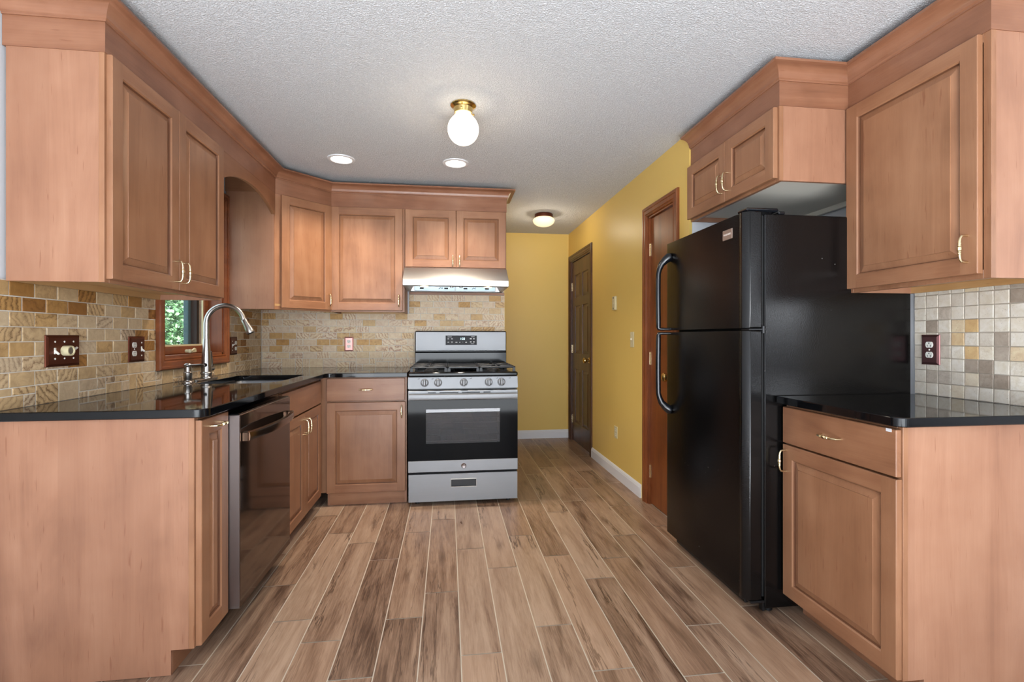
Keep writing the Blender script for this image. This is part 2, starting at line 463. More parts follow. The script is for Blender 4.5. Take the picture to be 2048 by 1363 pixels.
# floor: long wood-look tiles in a staggered bond, one quad each, grout just below
m = MB()
PW, PL, PX0 = .15175, .9025, -.8635
phase = {-1: 1.873, 0: 2.418, 1: 2.112, 2: 1.953, 3: 1.727, 4: 2.070, 5: 2.259, 6: 1.80, 7: 2.460, 8: 1.940,
         9: 1.656, 10: 2.291, 11: 1.590, 12: 1.866, 13: 2.347, 14: 1.972, -2: 2.2, -3: 1.7, -4: 2.0}
rf = random.Random(3)
for i in range(-5, 43):
    x0 = PX0 + PW*i; ph = phase.get(i, rf.random()*PL); k0 = math.floor((-3.6-ph)/PL)
    for k in range(k0, k0+12):
        y0 = ph + PL*k; g = .0022
        a, b, c, d = x0+g, x0+PW-g, y0+g, y0+PL-g
        c = max(c, -3.6); d = min(d, 5.75)
        if d - c < .02: continue
        f = m.poly([(a, c, 0), (b, c, 0), (b, d, 0), (a, d, 0)], 0)
        m.color(f, (rf.random(), rf.random()**2, rf.random(), 1))
f = m.poly([(-1.7, -3.6, -.002), (5.6, -3.6, -.002), (5.6, 5.75, -.002), (-1.7, 5.75, -.002)], 1)
m.box(-1.7, 5.6, -3.6, 5.75, -.10, -.004, 0, 1)
struct(m.build('floor', [M['plank'], M['floor_grout']], smooth=False))

# left wall with the window opening
WY0, WY1, WZ0, WZ1 = 2.785, 3.475, 1.055, 2.065
XL = LX - .009
m = MB()
for (y0, y1, z0, z1) in ((-3.6, WY0, 0, CE), (WY1, 4.30, 0, CE), (WY0, WY1, 0, WZ0), (WY0, WY1, WZ1, CE)):
    m.box(XL-.16, XL, y0, y1, z0, z1)
struct(m.build('wall_left', M['wall_white'], smooth=False))
XB = .485
m = MB(); m.box(XL, XB-.012, BY+.009, BY+.13, 0, CE); struct(m.build('wall_back', M['wall_white'], smooth=False))
m = MB(); m.box(XB-.012, XB, BY+.009, HY+.1, 0, CE); m.box(XB, HX, HY, HY+.1, 0, CE)
struct(m.build('wall_hall_end', M['yellow'], smooth=False))
D1 = (4.672, 5.432, 2.025); D2 = (2.874, 3.275, 2.012)
m = MB()
for (y0, y1, z0, z1) in ((2.6825, D2[0], 0, CE), (D2[1], D1[0], 0, CE), (D1[1], HY+.1, 0, CE), (D2[0], D2[1], D2[2], CE), (D1[0], D1[1], D1[2], CE)):
    m.box(HX, HX+.11, y0, y1, z0, z1)
struct(m.build('wall_hall_right', M['yellow'], smooth=False))
m = MB(); m.box(RX+.009, RX+.13, 1.22, 2.684, 0, CE); m.box(HX+.11, RX+.13, 2.684, 2.80, 0, CE)
m.box(HX+.016, HX+.11, 2.6795, 2.6824, 0, CE)
m.box(RX+.13, 5.6, 1.22, 1.34, 0, CE)
struct(m.build('wall_right', M['wall_white'], smooth=False))
# rest of the open room behind the camera: patio doors in the rear wall, windows in the far right wall
m = MB()
for (x0, x1, z0, z1) in ((-1.7, -1.25, 0, CE), (2.45, 5.6, 0, CE), (-1.25, 2.45, 2.15, CE)):
    m.box(x0, x1, -3.62, -3.5, z0, z1)
struct(m.build('wall_rear', M['wall_white'], smooth=False))
m = MB()
for (y0, y1, z0, z1) in ((-2.05, 1.22, 0, CE), (-3.5, -2.05, 0, 1.5), (-3.5, -2.05, 2.345, CE)):
    m.box(5.45, 5.57, y0, y1, z0, z1)
struct(m.build('wall_far_right', M['wall_white'], smooth=False))

# white baseboards
def baseboard(name, p0, p1, n):
    m = MB()
    prof = [(0, 0), (.014, 0), (.014, .072), (.011, .080), (.011, .084), (.006, .092), (.004, .096), (0, .096)]
    d = Vector(p1)-Vector(p0)
    m.rings([[(q[0]+n[0]*o, q[1]+n[1]*o, z) for o, z in prof] for q in (p0, p1)], 0, True, True, True)
    return struct(m.build(name, M['trim_white'], smooth=False))
baseboard('baseboard_right', (HX, 3.392), (HX, 4.612), (-1, 0))
baseboard('baseboard_back', (XB, HY), (HX, HY), (0, -1))

# ------------------------------------------------------------------ hallway doors
def casing(m, axis_pts, prof, mi=0):
    """mitred casing around (y0,y1,z0,z1); prof = list of (outwards, proud) ; on the wall plane x"""
    pass
def door_casing(name, y0, y1, top, w, mat, mat_l, yclip=None):
    m = MB()
    prof = [(0, 0), (0, .008), (.006, .012), (.014, .009), (.020, .014), (w*.62, .014), (w*.68, .018), (w*.9, .018), (w, .013), (w, 0)]
    a0, a1 = y0, y1
    rs = []
    ends = [(y0, 0, -1, 0), (y0, top, -1, 1), (y1, top, 1, 1), (y1, 0, 1, 0)]
    for (y, z, sy, sz) in ends:
        ring = []
        for o, p in prof:
            yy = y+sy*o
            if yclip: yy = min(yy, yclip)
            ring.append((HX-p, yy, z+sz*o))
        rs.append(ring)
    m.rings(rs, 0, True, True, True)
    # jambs lining the opening
    m.box(HX-.001, HX+.11, y0, y0+.012, 0, top); m.box(HX-.001, HX+.11, y1-.012, y1, 0, top); m.box(HX-.001, HX+.11, y0, y1, top-.012, top)
    return struct(m.build(name, mat, smooth=False))
door_casing('trim_1', D1[0], D1[1], D1[2], .066, M['dark_wood'], M['dark_wood_l'], HY-.002)
door_casing('trim_2', D2[0], D2[1], D2[2], .068, M['red_wood'], M['red_wood_l'])

def raised(m, x0, x1, z0, z1, yf, depth=.007, bev=.03, mi=0, flip=1):
    """sunk moulding and raised field inside a rectangle of an upright face at y=yf facing -y"""
    d = depth
    steps = [(0, 0), (.003, .25*d), (.005, .8*d), (.008, d), (.011, d), (.011+bev, .25*d), (.013+bev, .18*d)]
    rs = []
    for i, dd in steps:
        rs.append([(x0+i, yf+dd, z0+i), (x1-i, yf+dd, z0+i), (x1-i, yf+dd, z1-i), (x0+i, yf+dd, z1-i)])
    m.rings(rs, mi, True, False, True)

# door_1: dark six-panel door, local x runs along the wall away from the camera's right
def hall_door(name, D, xface, mats, panels, knob_y, knob_z, hinge_zs, hinge_y, label):
    t = thing(name, (xface, D[1]-.014, 0), label, 'door', R(-90)); t['kind'] = 'structure'
    w = D[1]-D[0]-.028; h = D[2]-.016; z0 = .008
    m = MB()
    if panels:
        xs = sorted(set([0, w] + [v for p in panels for v in p[:2]])); zs = sorted(set([z0, h] + [v for p in panels for v in p[2:]]))
        isp = lambda a, b, c, d: any(p[0] <= a and b <= p[1] and p[2] <= c and d <= p[3] for p in panels)
        for a, b in zip(xs, xs[1:]):
            for c, d in zip(zs, zs[1:]):
                if not isp(a, b, c, d): m.poly([(a, 0, c), (b, 0, c), (b, 0, d), (a, 0, d)], 0 if b-a < .13 else 0)
        for p in panels: raised(m, p[0], p[1], p[2], p[3], 0, .010, .022)
        m.box(0, w, .012, .036, z0, h)
        for q in ([(0,0,z0),(0,.012,z0),(0,.012,h),(0,0,h)], [(w,0,z0),(w,.012,z0),(w,.012,h),(w,0,h)], [(0,0,h),(0,.012,h),(w,.012,h),(w,0,h)]): m.poly(q)
    else:
        m.box(0, w, 0, .036, z0, h, .002)
    m.build('slab', mats, t, smooth=False)
    kx = D[1]-.014-knob_y
    m = MB()
    m.lathe([(.031, 0), (.031, -.004), (.026, -.009), (.012, -.011), (.010, -.030), (.014, -.036), (.025, -.043), (.029, -.053), (.027, -.062), (.018, -.069), (.004, -.071)], (kx, 0, knob_z), 'y', 24)
    m.build('knob', M['brass'], t)
    for hz in hinge_zs:
        m = MB(); hx = D[1]-.014-hinge_y
        m.box(hx-.016, hx+.016, -.003, .002, hz-.045, hz+.045, .001)
        for k in range(5): m.lathe([(.0055, hz-.045+.018*k+.001), (.0055, hz-.045+.018*k+.017)], (hx, -.006, 0), 'z', 10)
        m.build('hinge', M['brass_pale'], t)
    return t, w, h
w1 = D1[1]-D1[0]-.028
pc = []
for a, b in ((.105, .105+.225), (w1-.105-.225, w1-.105)):
    pc += [(a, b, 1.60, 1.86), (a, b, .99, 1.515), (a, b, .22, .82)]
d1, _, _ = hall_door('door_1', D1, HX+.012, M['dark_wood'], pc, 4.735, .935, (.245, 1.035, 1.735), 5.425, 'dark brown six-panel door at the far end of the yellow hallway')
# door chain and striker near the latch edge
m = MB()
cx0 = D1[1]-.014-4.695
m.box(cx0-.012, cx0+.012, -.006, 0, 1.23, 1.40, .002)
for k in range(7): m.lathe([(.002, -.012), (.007, -.009), (.007, -.006), (.002, -.004)], (cx0, 0, 1.25+.02*k), 'y', 8)
m.build('door_chain', M['iron'], d1)
d2, _, _ = hall_door('door_2', D2, HX+.014, M['red_wood'], None, 2.925, .915, (.23, 1.02, 1.78), 3.268, 'narrow red-brown flush door partly hidden behind the black refrigerator')

# small fittings on the yellow wall
def wall_plate(name, label, cat, y0, y1, z0, z1, mat):
    t = thing(name, (HX, (y0+y1)/2, (z0+z1)/2), label, cat, R(-90))
    w, h = abs(y1-y0), z1-z0
    m = MB(); m.box(-w/2, w/2, -.006, -.0003, -h/2, h/2, .003); m.build('plate', mat, t)
    return t, w, h
t, w, h = wall_plate('light_switch', 'ivory toggle light switch on the yellow wall beside the narrow door', 'light switch', 3.53, 3.60, 1.091, 1.209, M['cream_plastic'])
m = MB(); m.box(-.005, .005, -.018, -.006, -.004, .012, .002); m.build('toggle', M['ivory'], t)
for sz in (-.03, .03):
    m = MB(); m.lathe([(.003, -.0075), (.003, -.005)], (0, 0, sz), 'y', 10); m.build('screw', M['ivory'], t)
t, w, h = wall_plate('wall_outlet', 'ivory wall outlet low on the yellow wall above the baseboard', 'outlet', 3.893, 3.963, .324, .425, M['cream_plastic'])
for sz in (-.02, .02):
    m = MB(); m.box(-.016, .016, -.008, -.006, sz-.013, sz+.013, .003); r_ = m.build('receptacle', M['ivory'], t)
    m = MB()
    for sx_ in (-.006, .006): m.box(sx_-.001, sx_+.001, -.0086, -.008, sz-.001, sz+.007)
    m.build('slot', M['slot'], r_, smooth=False)
t = thing('door_sensor', (HX, 3.945, 1.453), 'small cream control box on the yellow wall above the light switch', 'control box', R(-90))
m = MB(); m.box(-.034, .034, -.020, -.0003, -.058, .058, .004); m.build('case', M['cream_plastic'], t)
m = MB(); m.box(-.008, .008, -.022, -.020, -.008, .008, .001); m.build('button', M['ivory'], t)
for sz in (-.044, .044):
    m = MB(); m.lathe([(.008, -.0215), (.008, -.0195)], (0, 0, sz), 'y', 12); m.build('screw', M['iron'], t)

# ================================================================== TILE BACKSPLASHES
class Sheet:
    def __init__(s, to3d, jitter=0.0, g=.0015, cham=.002, dep=.009):
        s.m = MB(); s.f = to3d; s.j = jitter; s.g = g; s.c = cham; s.d = dep; s.r = random.Random(11)
    def zone(s, u0, u1, v0, v1): s.zones = getattr(s, 'zones', []) + [(u0, u1, v0, v1)]
    def tile(s, a, b, c, d, tone=None):
        g, ch = s.g, s.c
        tone = tone or (s.r.random(), s.r.random(), s.r.random(), 1)
        for z in s.zones:
            a2, b2, c2, d2 = max(a+g, z[0]), min(b-g, z[1]), max(c+g, z[2]), min(d-g, z[3])
            if b2-a2 < .005 or d2-c2 < .005: continue
            j = lambda: s.r.uniform(-s.j, s.j)
            lift = s.d + s.r.uniform(-.0006, .0008)
            o = [(a2+j(), c2+j()), (b2+j(), c2+j()), (b2+j(), d2+j()), (a2+j(), d2+j())]
            sg = [(1, 1), (-1, 1), (-1, -1), (1, -1)]
            def rr(cx, lvl):
                out = []
                for (u, v), (su, sv) in zip(o, sg):
                    k = ch*1.6
                    out += ([(u+su*cx, v+sv*(cx+k)), (u+su*(cx+k), v+sv*cx)] if su*sv < 0 else [(u+su*(cx+k), v+sv*cx), (u+su*cx, v+sv*(cx+k))][::-1]) if False else [(u+su*cx, v+sv*cx)]
                return [s.f(u, v, lvl) for u, v in out]
            A = [s.m.v(p) for p in rr(0, lift-ch)]; B = [s.m.v(p) for p in rr(ch, lift)]; Z = [s.m.v(p) for p in rr(0, .001)]
            fs = [s.m.face(B)]
            for i in range(4):
                k = (i+1) % 4
                fs += [s.m.face([A[i], A[k], B[k], B[i]]), s.m.face([Z[i], Z[k], A[k], A[i]])]
            for f in fs:
                if f: s.m.color(f, tone)
    def build(s, name, mat, grout, gl):
        for z in s.zones:
            ps = [s.f(u, v, l) for u in z[:2] for v in z[2:] for l in (0.0, gl)]
            xs, ys, zs = zip(*ps)
            s.m.box(min(xs), max(xs), min(ys), max(ys), min(zs), max(zs), 0, 1)
        return s.m.build(name, [mat, grout], smooth=False)
def running_bond(S, u_start, u_end, joint, pitch, z0, rows, rh, tone):
    for k in range(rows):
        off = joint + (pitch/2 if k % 2 else 0)
        u = off - math.ceil((off-u_start)/pitch)*pitch
        while u < u_end:
            S.tile(u, u+pitch, z0+rh*k, z0+rh*(k+1), tone(k, rows)); u += pitch
def french_band(S, u0, u1, z0, z1, tone):
    u = u0; h = z1-z0; r = S.r
    while u < u1:
        q = r.random()
        if q < .42: S.tile(u, u+.105, z0, z1, tone()); u += .105
        elif q < .8:
            zm = z0 + h*r.choice((.36, .62)); s1 = u + r.choice((.105, .06)); s2 = u + r.choice((.052, .105))
            w = .157
            for a, b, c, d in ((u, s1, zm, z1), (s1, u+w, zm, z1), (u, s2, z0, zm), (s2, u+w, z0, zm)): S.tile(a, b, c, d, tone())
            u += w
        else:
            S.tile(u, u+.055, z0, z1, tone()); u += .055
rt = random.Random(5)
def tone_trav(warm):
    def f(k=None, n=None):
        q = rt.random()
        if k is not None and k == 0: q = .2 + q*.45
        elif k is None: q = .10+q*.45
        else: q = q**.8 if warm else (.22+.42*q if q < .72 else .62+.36*(q-.72)/.28)
        return (q, rt.random(), rt.random(), 1)
    return f
S = Sheet(lambda u, v, l: (LX-.009+l, u, v))
S.zone(1.25, 2.725, ZC, 1.366); S.zone(2.725, 3.539, ZC, .9935); S.zone(3.539, BY-.001, ZC, 1.40)
french_band(S, 1.25, BY, ZC-.002, .994, tone_trav(0)); running_bond(S, 1.25, BY, 1.879, .1045, .994, 8, .0529, tone_trav(1))
o = S.build('wall_left_backsplash', M['gold_travertine'], M['grout'], .0072); struct(o, 'gold and tan travertine brick tiles on the left wall around the window', 'backsplash')
S = Sheet(lambda u, v, l: (u, BY+.009-l, v))
S.zone(LX+.001, -.90, ZC-.05, 1.40); S.zone(-.90, XB-.004, ZC-.05, 1.366); S.zone(-.322, XB-.004, 1.366, 1.524)
french_band(S, LX, XB, ZC-.002, .994, tone_trav(0)); running_bond(S, LX, XB, -1.378, .1045, .994, 11, .0529, tone_trav(0))
o = S.build('wall_back_backsplash', M['travertine'], M['grout'], .0072); struct(o, 'pale travertine brick tiles on the back wall behind the range', 'backsplash')
S = Sheet(lambda u, v, l: (RX+.009-l, u, v), .0010, .0018, .0012)
S.zone(1.22, 1.905, ZC, 1.372)
def tone_tum():
    return (rt.random(), rt.random()*.8, rt.random(), 1)
k = 0
for r_ in range(9):
    for c_ in range(14):
        S.tile(1.907-.0528*(c_+1), 1.907-.0528*c_, ZC+.0533*r_, ZC+.0533*(r_+1), tone_tum())
o = S.build('wall_right_backsplash', M['tumbled'], M['grout_brown'], .0066); struct(o, 'small square tumbled stone tiles on the right wall', 'backsplash')

# ================================================================== WINDOW over the sink
t = thing('window_1', (LX, (WY0+WY1)/2, WZ0), 'red-brown wood casement window above the sink looking onto green leaves', 'window'); t['kind'] = 'structure'
oy, oz = -(WY0+WY1)/2, -WZ0
def wbox(m, x0, x1, y0, y1, z0, z1, b=.001): m.box(x0-LX, x1-LX, y0+oy, y1+oy, z0+oz, z1+oz, b)
m = MB()   # mitred casing on the wall
prof = [(0, 0), (0, .010), (.006, .015), (.014, .012), (.020, .018), (.040, .018), (.044, .022), (.054, .022), (.060, .016), (.060, -.008)]
rs = []
for (y, z, sy, sz) in ((WY0, WZ0, -1, -1), (WY0, WZ1, -1, 1), (WY1, WZ1, 1, 1), (WY1, WZ0, 1, -1), (WY0, WZ0, -1, -1)):
    rs.append([(p, y+sy*o+oy, z+sz*o+oz) for o, p in prof])
m.rings(rs, 0, True)
m.build('window_casing', M['red_wood_l'], t, smooth=False)
m = MB()
XG = XL-.075
for (y0, y1, z0, z1) in ((WY0-.001, WY0+.014, WZ0, WZ1), (WY1-.014, WY1+.001, WZ0, WZ1), (WY0, WY1, WZ0-.001, WZ0+.014), (WY0, WY1, WZ1-.014, WZ1+.001)):
    wbox(m, XG-.05, LX+.002, y0, y1, z0, z1)
m.build('jamb', M['red_wood'], t, smooth=False)
m = MB()
sw = .046
for (y0, y1, z0, z1) in ((WY0+.014, WY0+.014+sw, WZ0+.014, WZ1-.014), (WY1-.014-sw, WY1-.014, WZ0+.014, WZ1-.014), (WY0+.014+sw, WY1-.014-sw, WZ0+.014, WZ0+.014+sw), (WY0+.014+sw, WY1-.014-sw, WZ1-.014-sw, WZ1-.014)):
    wbox(m, XG-.036, XG, y0, y1, z0, z1, .004)
m.build('sash', M['red_wood_l'], t, smooth=False)
m = MB()
gy0, gy1, gz0, gz1 = WY0+.014+sw, WY1-.014-sw, WZ0+.014+sw, WZ1-.014-sw
wbox(m, XG-.022, XG-.018, gy0, gy1, gz0, gz1, 0)
m.build('pane', M['glass'], t, smooth=False)
m = MB()
for (y0, y1, z0, z1) in ((gy0, gy0+.008, gz0, gz1), (gy1-.008, gy1, gz0, gz1), (gy0, gy1, gz0, gz0+.010), (gy0, gy1, gz1-.008, gz1)):
    wbox(m, XG-.016, XG-.008, y0, y1, z0, z1, 0)
m.build('glazing_bead', M['cream_plastic'], t, smooth=False)
m = MB()   # exterior reveal and cladding seen through the glass
for (y0, y1, z0, z1) in ((WY0-.03, WY0+.005, WZ0-.03, WZ1+.03), (WY1-.055, WY1+.03, WZ0-.03, WZ1+.03), (WY0, WY1, WZ0-.03, WZ0+.005), (WY0, WY1, WZ1-.005, WZ1+.03)):
    wbox(m, XG-.085, XG-.05, y0, y1, z0, z1)
m.build('exterior_reveal', M['dark_cladding'], t, smooth=False)
m = MB()
for (y0, y1, z0, z1) in ((WY0-.10, WY0-.01, WZ0-.1, WZ1+.1), (WY1-.090, WY1+.06, WZ0-.1, WZ1+.1), (WY0-.01, WY1-.05, WZ0-.10, WZ0-.01), (WY0-.01, WY1-.05, WZ1+.01, WZ1+.1)):
    wbox(m, XG-.115, XG-.085, y0, y1, z0, z1, .003)
m.build('exterior_trim', M['teal'], t, smooth=False)
m = MB()
cy_ = 3.13+oy; cz_ = .022
m.box(-.055, -.010, cy_-.02, cy_+.03, cz_, cz_+.018, .004)
m.tube([(-.02, cy_+.03, cz_+.02), (-.01, cy_+.0, cz_+.022), (0.0, cy_-.05, cz_+.012), (.004, cy_-.075, cz_+.010)], [.006, .006, .005, .004], 8)
m.lathe([(.004, -.01), (.009, -.004), (.009, .008), (.004, .012)], (.004, cy_-.08, cz_+.010), 'z', 10)
m.build('crank_handle', M['cream_plastic'], t)

# trees outside the window
def leafy(name, loc, rx, ry, z0, z1, n, seed, label):
    r = random.Random(seed); t = thing(name, loc, label, 'tree')
    m = MB()
    for i in range(n):
        while True:
            a, b, c = r.uniform(-1, 1), r.uniform(-1, 1), r.uniform(-1, 1)
            if a*a+b*b+c*c < 1: break
        # clumps
        p = Vector((a*rx, b*ry, (z0+z1)/2 + c*(z1-z0)/2))
        n_ = Vector((r.uniform(-.4, .9), r.uniform(-.9, .2), r.uniform(.2, 1))).normalized()
        u = n_.cross(Vector((r.random()-.5, r.random()-.5, r.random()-.5))).normalized(); v_ = n_.cross(u)
        L = r.uniform(.03, .06)
        pts = [p-u*L*.9, p-u*L*.25+v_*L*.55+n_*.01, p+u*L*.35+v_*L*.42, p+u*L, p+u*L*.35-v_*L*.42, p-u*L*.25-v_*L*.55+n_*.01]
        f = m.poly([tuple(q) for q in pts]); tone = r.random()
        m.color(f, (tone, tone, tone, 1))
    m.build('foliage', M['leaf'], t, smooth=False, recalc=False)
    m = MB(); m.tube([(0, 0, -.35), (.03, .02, .8), (-.02, .05, 1.8), (.05, 0, z1*.8)], [.10, .08, .06, .03], 10)
    m.build('trunk', M['bark'], t)
leafy('maple_tree', (-5.3, 9.3, 0), 1.5, 1.6, -.2, 3.6, 20000, 2, 'bright green leafy maple tree seen through the lower left of the window')
leafy('maple_tree', (-8.2, 13.4, 0), 2.4, 2.6, -.2, 5.4, 16000, 4, 'paler leafy tree standing behind the nearer maple outside the window')
m = MB(); m.box(-30, -1.66, -6, 30, -.5, -.35); struct(m.build('lawn', M['lawn'], smooth=False))

# ================================================================== CABINETS
# local frame of a cabinet: x along its width, door fronts at y = 0 facing -y, z up
def pull_mesh():
    m = MB()
    h = .044; pr = .027
    path = [(0, .001, -h), (0, -.012, -h), (0, -.022, -h+.002), (0, -pr, -h+.010), (0, -pr-.002, -h*.55), (0, -pr-.003, 0), (0, -pr-.002, h*.55), (0, -pr, h-.010), (0, -.022, h-.002), (0, -.012, h), (0, .001, h)]
    m.tube(path, [.0042, .0038, .0038, .0038, .0040, .0046, .0040, .0038, .0038, .0038, .0042], 10)
    for z in (-.017, -.011, .011, .017): m.lathe([(.0035, z-.002), (.0062, z-.001), (.0062, z+.001), (.0035, z+.002)], (0, -pr-.0028, 0), 'z', 10)
    m.lathe([(.003, -.010), (.0066, -.006), (.0072, 0), (.0066, .006), (.003, .010)], (0, -pr-.003, 0), 'z', 10)
    o = m.build('handle', M['brass_pale']); me = o.data; bpy.data.objects.remove(o); return me
PULL = pull_mesh()
def pull(parent, x, z, horiz=False):
    o = bpy.data.objects.new('handle', PULL); col.objects.link(o); o.parent = parent
    o.location = (x, 0, z); o.rotation_euler = (0, R(90) if horiz else 0, 0)
    return o

def door(parent, x0, x1, z0, z1, hx=None, hz=None, horiz=False, name='door', sw=.055, th=.0195):
    m = MB(); e = .0022; s = sw
    yv = lambda x, z, y=0: (x, y, z)
    # edges of the slab
    o = [(x0, z0), (x1, z0), (x1, z1), (x0, z1)]; i = [(x0+e, z0+e), (x1-e, z0+e), (x1-e, z1-e), (x0+e, z1-e)]
    m.rings([[(x, th, z) for x, z in o], [(x, e, z) for x, z in o], [(x, 0, z) for x, z in i]], 0, True, True, False)
    a, b, c, d = x0+e, x1-e, z0+e, z1-e
    p, q, u, v = x0+s, x1-s, z0+s, z1-s
    for X0, X1 in ((a, p), (q, b)): m.poly([yv(X0, c), yv(X1, c), yv(X1, d), yv(X0, d)], 0)
    for Z0, Z1 in ((c, u), (v, d)): m.poly([yv(p, Z0), yv(q, Z0), yv(q, Z1), yv(p, Z1)], 1)
    D = .012
    steps = [(0, 0), (.002, .002), (.005, .0045), (.0062, D), (.0088, D), (.033, .0040), (.0338, .0012)]
    rs = [[(p+k, y, u+k), (q-k, y, u+k), (q-k, y, v-k), (p+k, y, v-k)] for k, y in steps]
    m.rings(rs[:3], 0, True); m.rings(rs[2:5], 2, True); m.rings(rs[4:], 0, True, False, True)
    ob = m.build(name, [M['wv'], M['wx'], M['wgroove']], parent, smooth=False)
    if hx is not None: pull(ob, hx, hz, horiz)
    return ob
def drawer_front(parent, x0, x1, z0, z1, handle=True, name='drawer'):
    m = MB(); m.box(x0, x1, 0, .0195, z0, z1, .0025)
    ob = m.build(name, M['wx'], parent, smooth=False)
    if handle: pull(ob, (x0+x1)/2, (z0+z1)/2, True)
    return ob
def frame_boxes(m, x0, x1, y0, y1, z0, z1, sl, sr, rail=.03):
    m.box(x0, x0+sl, y0, y1, z0, z1, .0012); m.box(x1-sr, x1, y0, y1, z0, z1, .0012)
    m.box(x0+sl, x1-sr, y0, y1, z0, z0+rail, .0012); m.box(x0+sl, x1-sr, y0, y1, z1-rail, z1, .0012)
    m.box(x0+sl, x1-sr, y0+.010, y1-.001, z0+rail, z1-rail, 0)
def upper(name, label, loc, rz, w, z0, z1, dep, doors, cat='wall cabinet', group=None, under='raw'):
    t = thing(name, loc, label, cat, rz, group)
    m = MB(); F = .020
    frame_boxes(m, 0, w, F, F+.019, z0, z1, .024, .024)
    m.build('face_frame', M['wv'], t, smooth=False)
    m = MB()
    m.box(.0012, .016, F+.0185, dep, z0+.001, z1, 0, 0); m.box(w-.016, w-.0012, F+.0185, dep, z0+.001, z1, 0, 0)
    m.box(.016, w-.016, F+.019, dep, z1-.016, z1-.001, 0, 0)
    m.box(.016, w-.016, F+.019, dep, z0+.026, z0+.040, 0, 1)
    m.box(.016, w-.016, dep-.02, dep-.001, z0+.001, z1, 0, 1)
    m.build('carcass', [M['wpanel'], M[under]], t, smooth=False)
    for d in doors: door(t, *d)
    return t
def base(name, label, loc, rz, w, dep, doors=(), drawers=(), panels=(), toe=.075, top=ZC-.0305, cat='base cabinet'):
    t = thing(name, loc, label, cat, rz)
    z0 = .088; F = .020
    m = MB()
    frame_boxes(m, 0, w, F, F+.019, z0, top, .020, .020)
    m.build('face_frame', M['wv'], t, smooth=False)
    m = MB()
    prof = [(F+.0185, z0), (F+toe, z0), (F+toe, .0015), (dep, .0015), (dep, top), (F+.0185, top)]
    m.prism(prof, .0012, .016, 'x', 0); m.prism(prof, w-.016, w-.0012, 'x', 0)
    m.box(.016, w-.016, F+.019, dep-.01, z0, z0+.016); m.box(.016, w-.016, dep-.016, dep, .0015, top)
    m.build('carcass', M['wpanel'], t, smooth=False)
    m = MB(); m.box(.016, w-.016, F+toe, F+toe+.014, .0015, z0); m.build('toe_kick', M['wx'], t, smooth=False)
    for d in doors: door(t, *d)
    for d in drawers: drawer_front(t, *d)
    for d in panels: drawer_front(t, *d, handle=False, name='false_drawer_front')
    return t
UZ0, UZ1 = 1.360, 2.160; DZ0, DZ1 = 1.373, 2.156
L90, R90 = R(90), R(-90)
# --- left wall uppers
XLU = -1.163
W = 2.738-1.862
upper('wall_cabinet', 'maple two-door wall cabinet above the left counter, its near side facing the camera', (XLU, 1.862, 0), L90, W, UZ0, UZ1, .324,
      [(.010, W/2-.0015, DZ0, DZ1, W/2-.030, 1.452), (W/2+.0015, W-.010, DZ0, DZ1, W/2+.030, 1.452)])
# --- diagonal corner upper
def diag():
    t = thing('corner_wall_cabinet', (-1.185, 3.54, 0), 'diagonal maple corner wall cabinet with one narrow door', 'wall cabinet', R(45))
    w = .4335
    m = MB(); F = .0
    frame_boxes(m, 0, w, 0, .019, UZ0, UZ1, .05, .04)
    m.build('face_frame', M['wv'], t, smooth=False)
    s = math.sqrt(.5); to = lambda X, Y: ((X+1.185)*s+(Y-3.54)*s, -(X+1.185)*s+(Y-3.54)*s)
    m = MB()
    foot = [(-1.183, 3.5405), (LX+.001, 3.5405), (LX+.001, BY-.001), (-.881, BY-.001), (-.881, 3.845)]
    P = [to(*q) for q in foot]
    def wall(a, b, th, mi):
        a, b = Vector(a), Vector(b); n = (b-a).normalized(); k = Vector((n.y, -n.x))*th
        m.prism([tuple(a), tuple(b), tuple(b+k), tuple(a+k)], UZ0+.001, UZ1, 'z', mi)
    wall(P[0], P[1], -.016, 0); wall(P[3], P[4], -.016, 0)
    m.prism(P, UZ0+.026, UZ0+.04, 'z', 1); m.prism(P, UZ1-.016, UZ1-.001, 'z', 0)
    m.build('carcass', [M['wpanel'], M['raw']], t, smooth=False)
    t.location = (-1.185, 3.54, 0)
    d = door(t, .042, w-.006, DZ0, DZ1, w-.034, 1.446)
    d.location = (0, -.0205, 0)
diag()
# --- back wall uppers
YBU = 3.830
Wb = -.333+.880
upper('wall_cabinet', 'maple single-door wall cabinet on the back wall left of the range hood', (-.880, YBU, 0), 0, Wb, UZ0, UZ1, .319,
      [(.004, Wb-.014, DZ0, DZ1, Wb-.040, 1.446)])
Wh = .459+.332
upper('wall_cabinet', 'short maple two-door wall cabinet directly above the range hood', (-.332, YBU, 0), 0, Wh, 1.703, UZ1, .319,
      [(.006, Wh/2-.0015, 1.712, DZ1, Wh/2-.026, 1.762), (Wh/2+.0015, Wh-.006, 1.712, DZ1, Wh/2+.026, 1.762)])
# --- right uppers
FX = 1.384; WF = 2.682-1.916
upper('wall_cabinet', 'short maple two-door wall cabinet above the black refrigerator', (FX, 2.682, 0), R90, WF, 1.838, UZ1, .652,
      [(-.008, WF/2-.0015, 1.852, DZ1, WF/2-.026, 1.945), (WF/2+.0015, WF-.012, 1.852, DZ1, WF/2+.026, 1.945)], under='melamine')
XRU = 1.711; WR = 1.912-1.352
upper('wall_cabinet', 'large maple single-door wall cabinet on the right wall above the small counter', (XRU, 1.912, 0), R90, WR, UZ0, UZ1, .326,
      [(.004, WR-.026, DZ0+.004, DZ1, WR-.058, 1.462)])

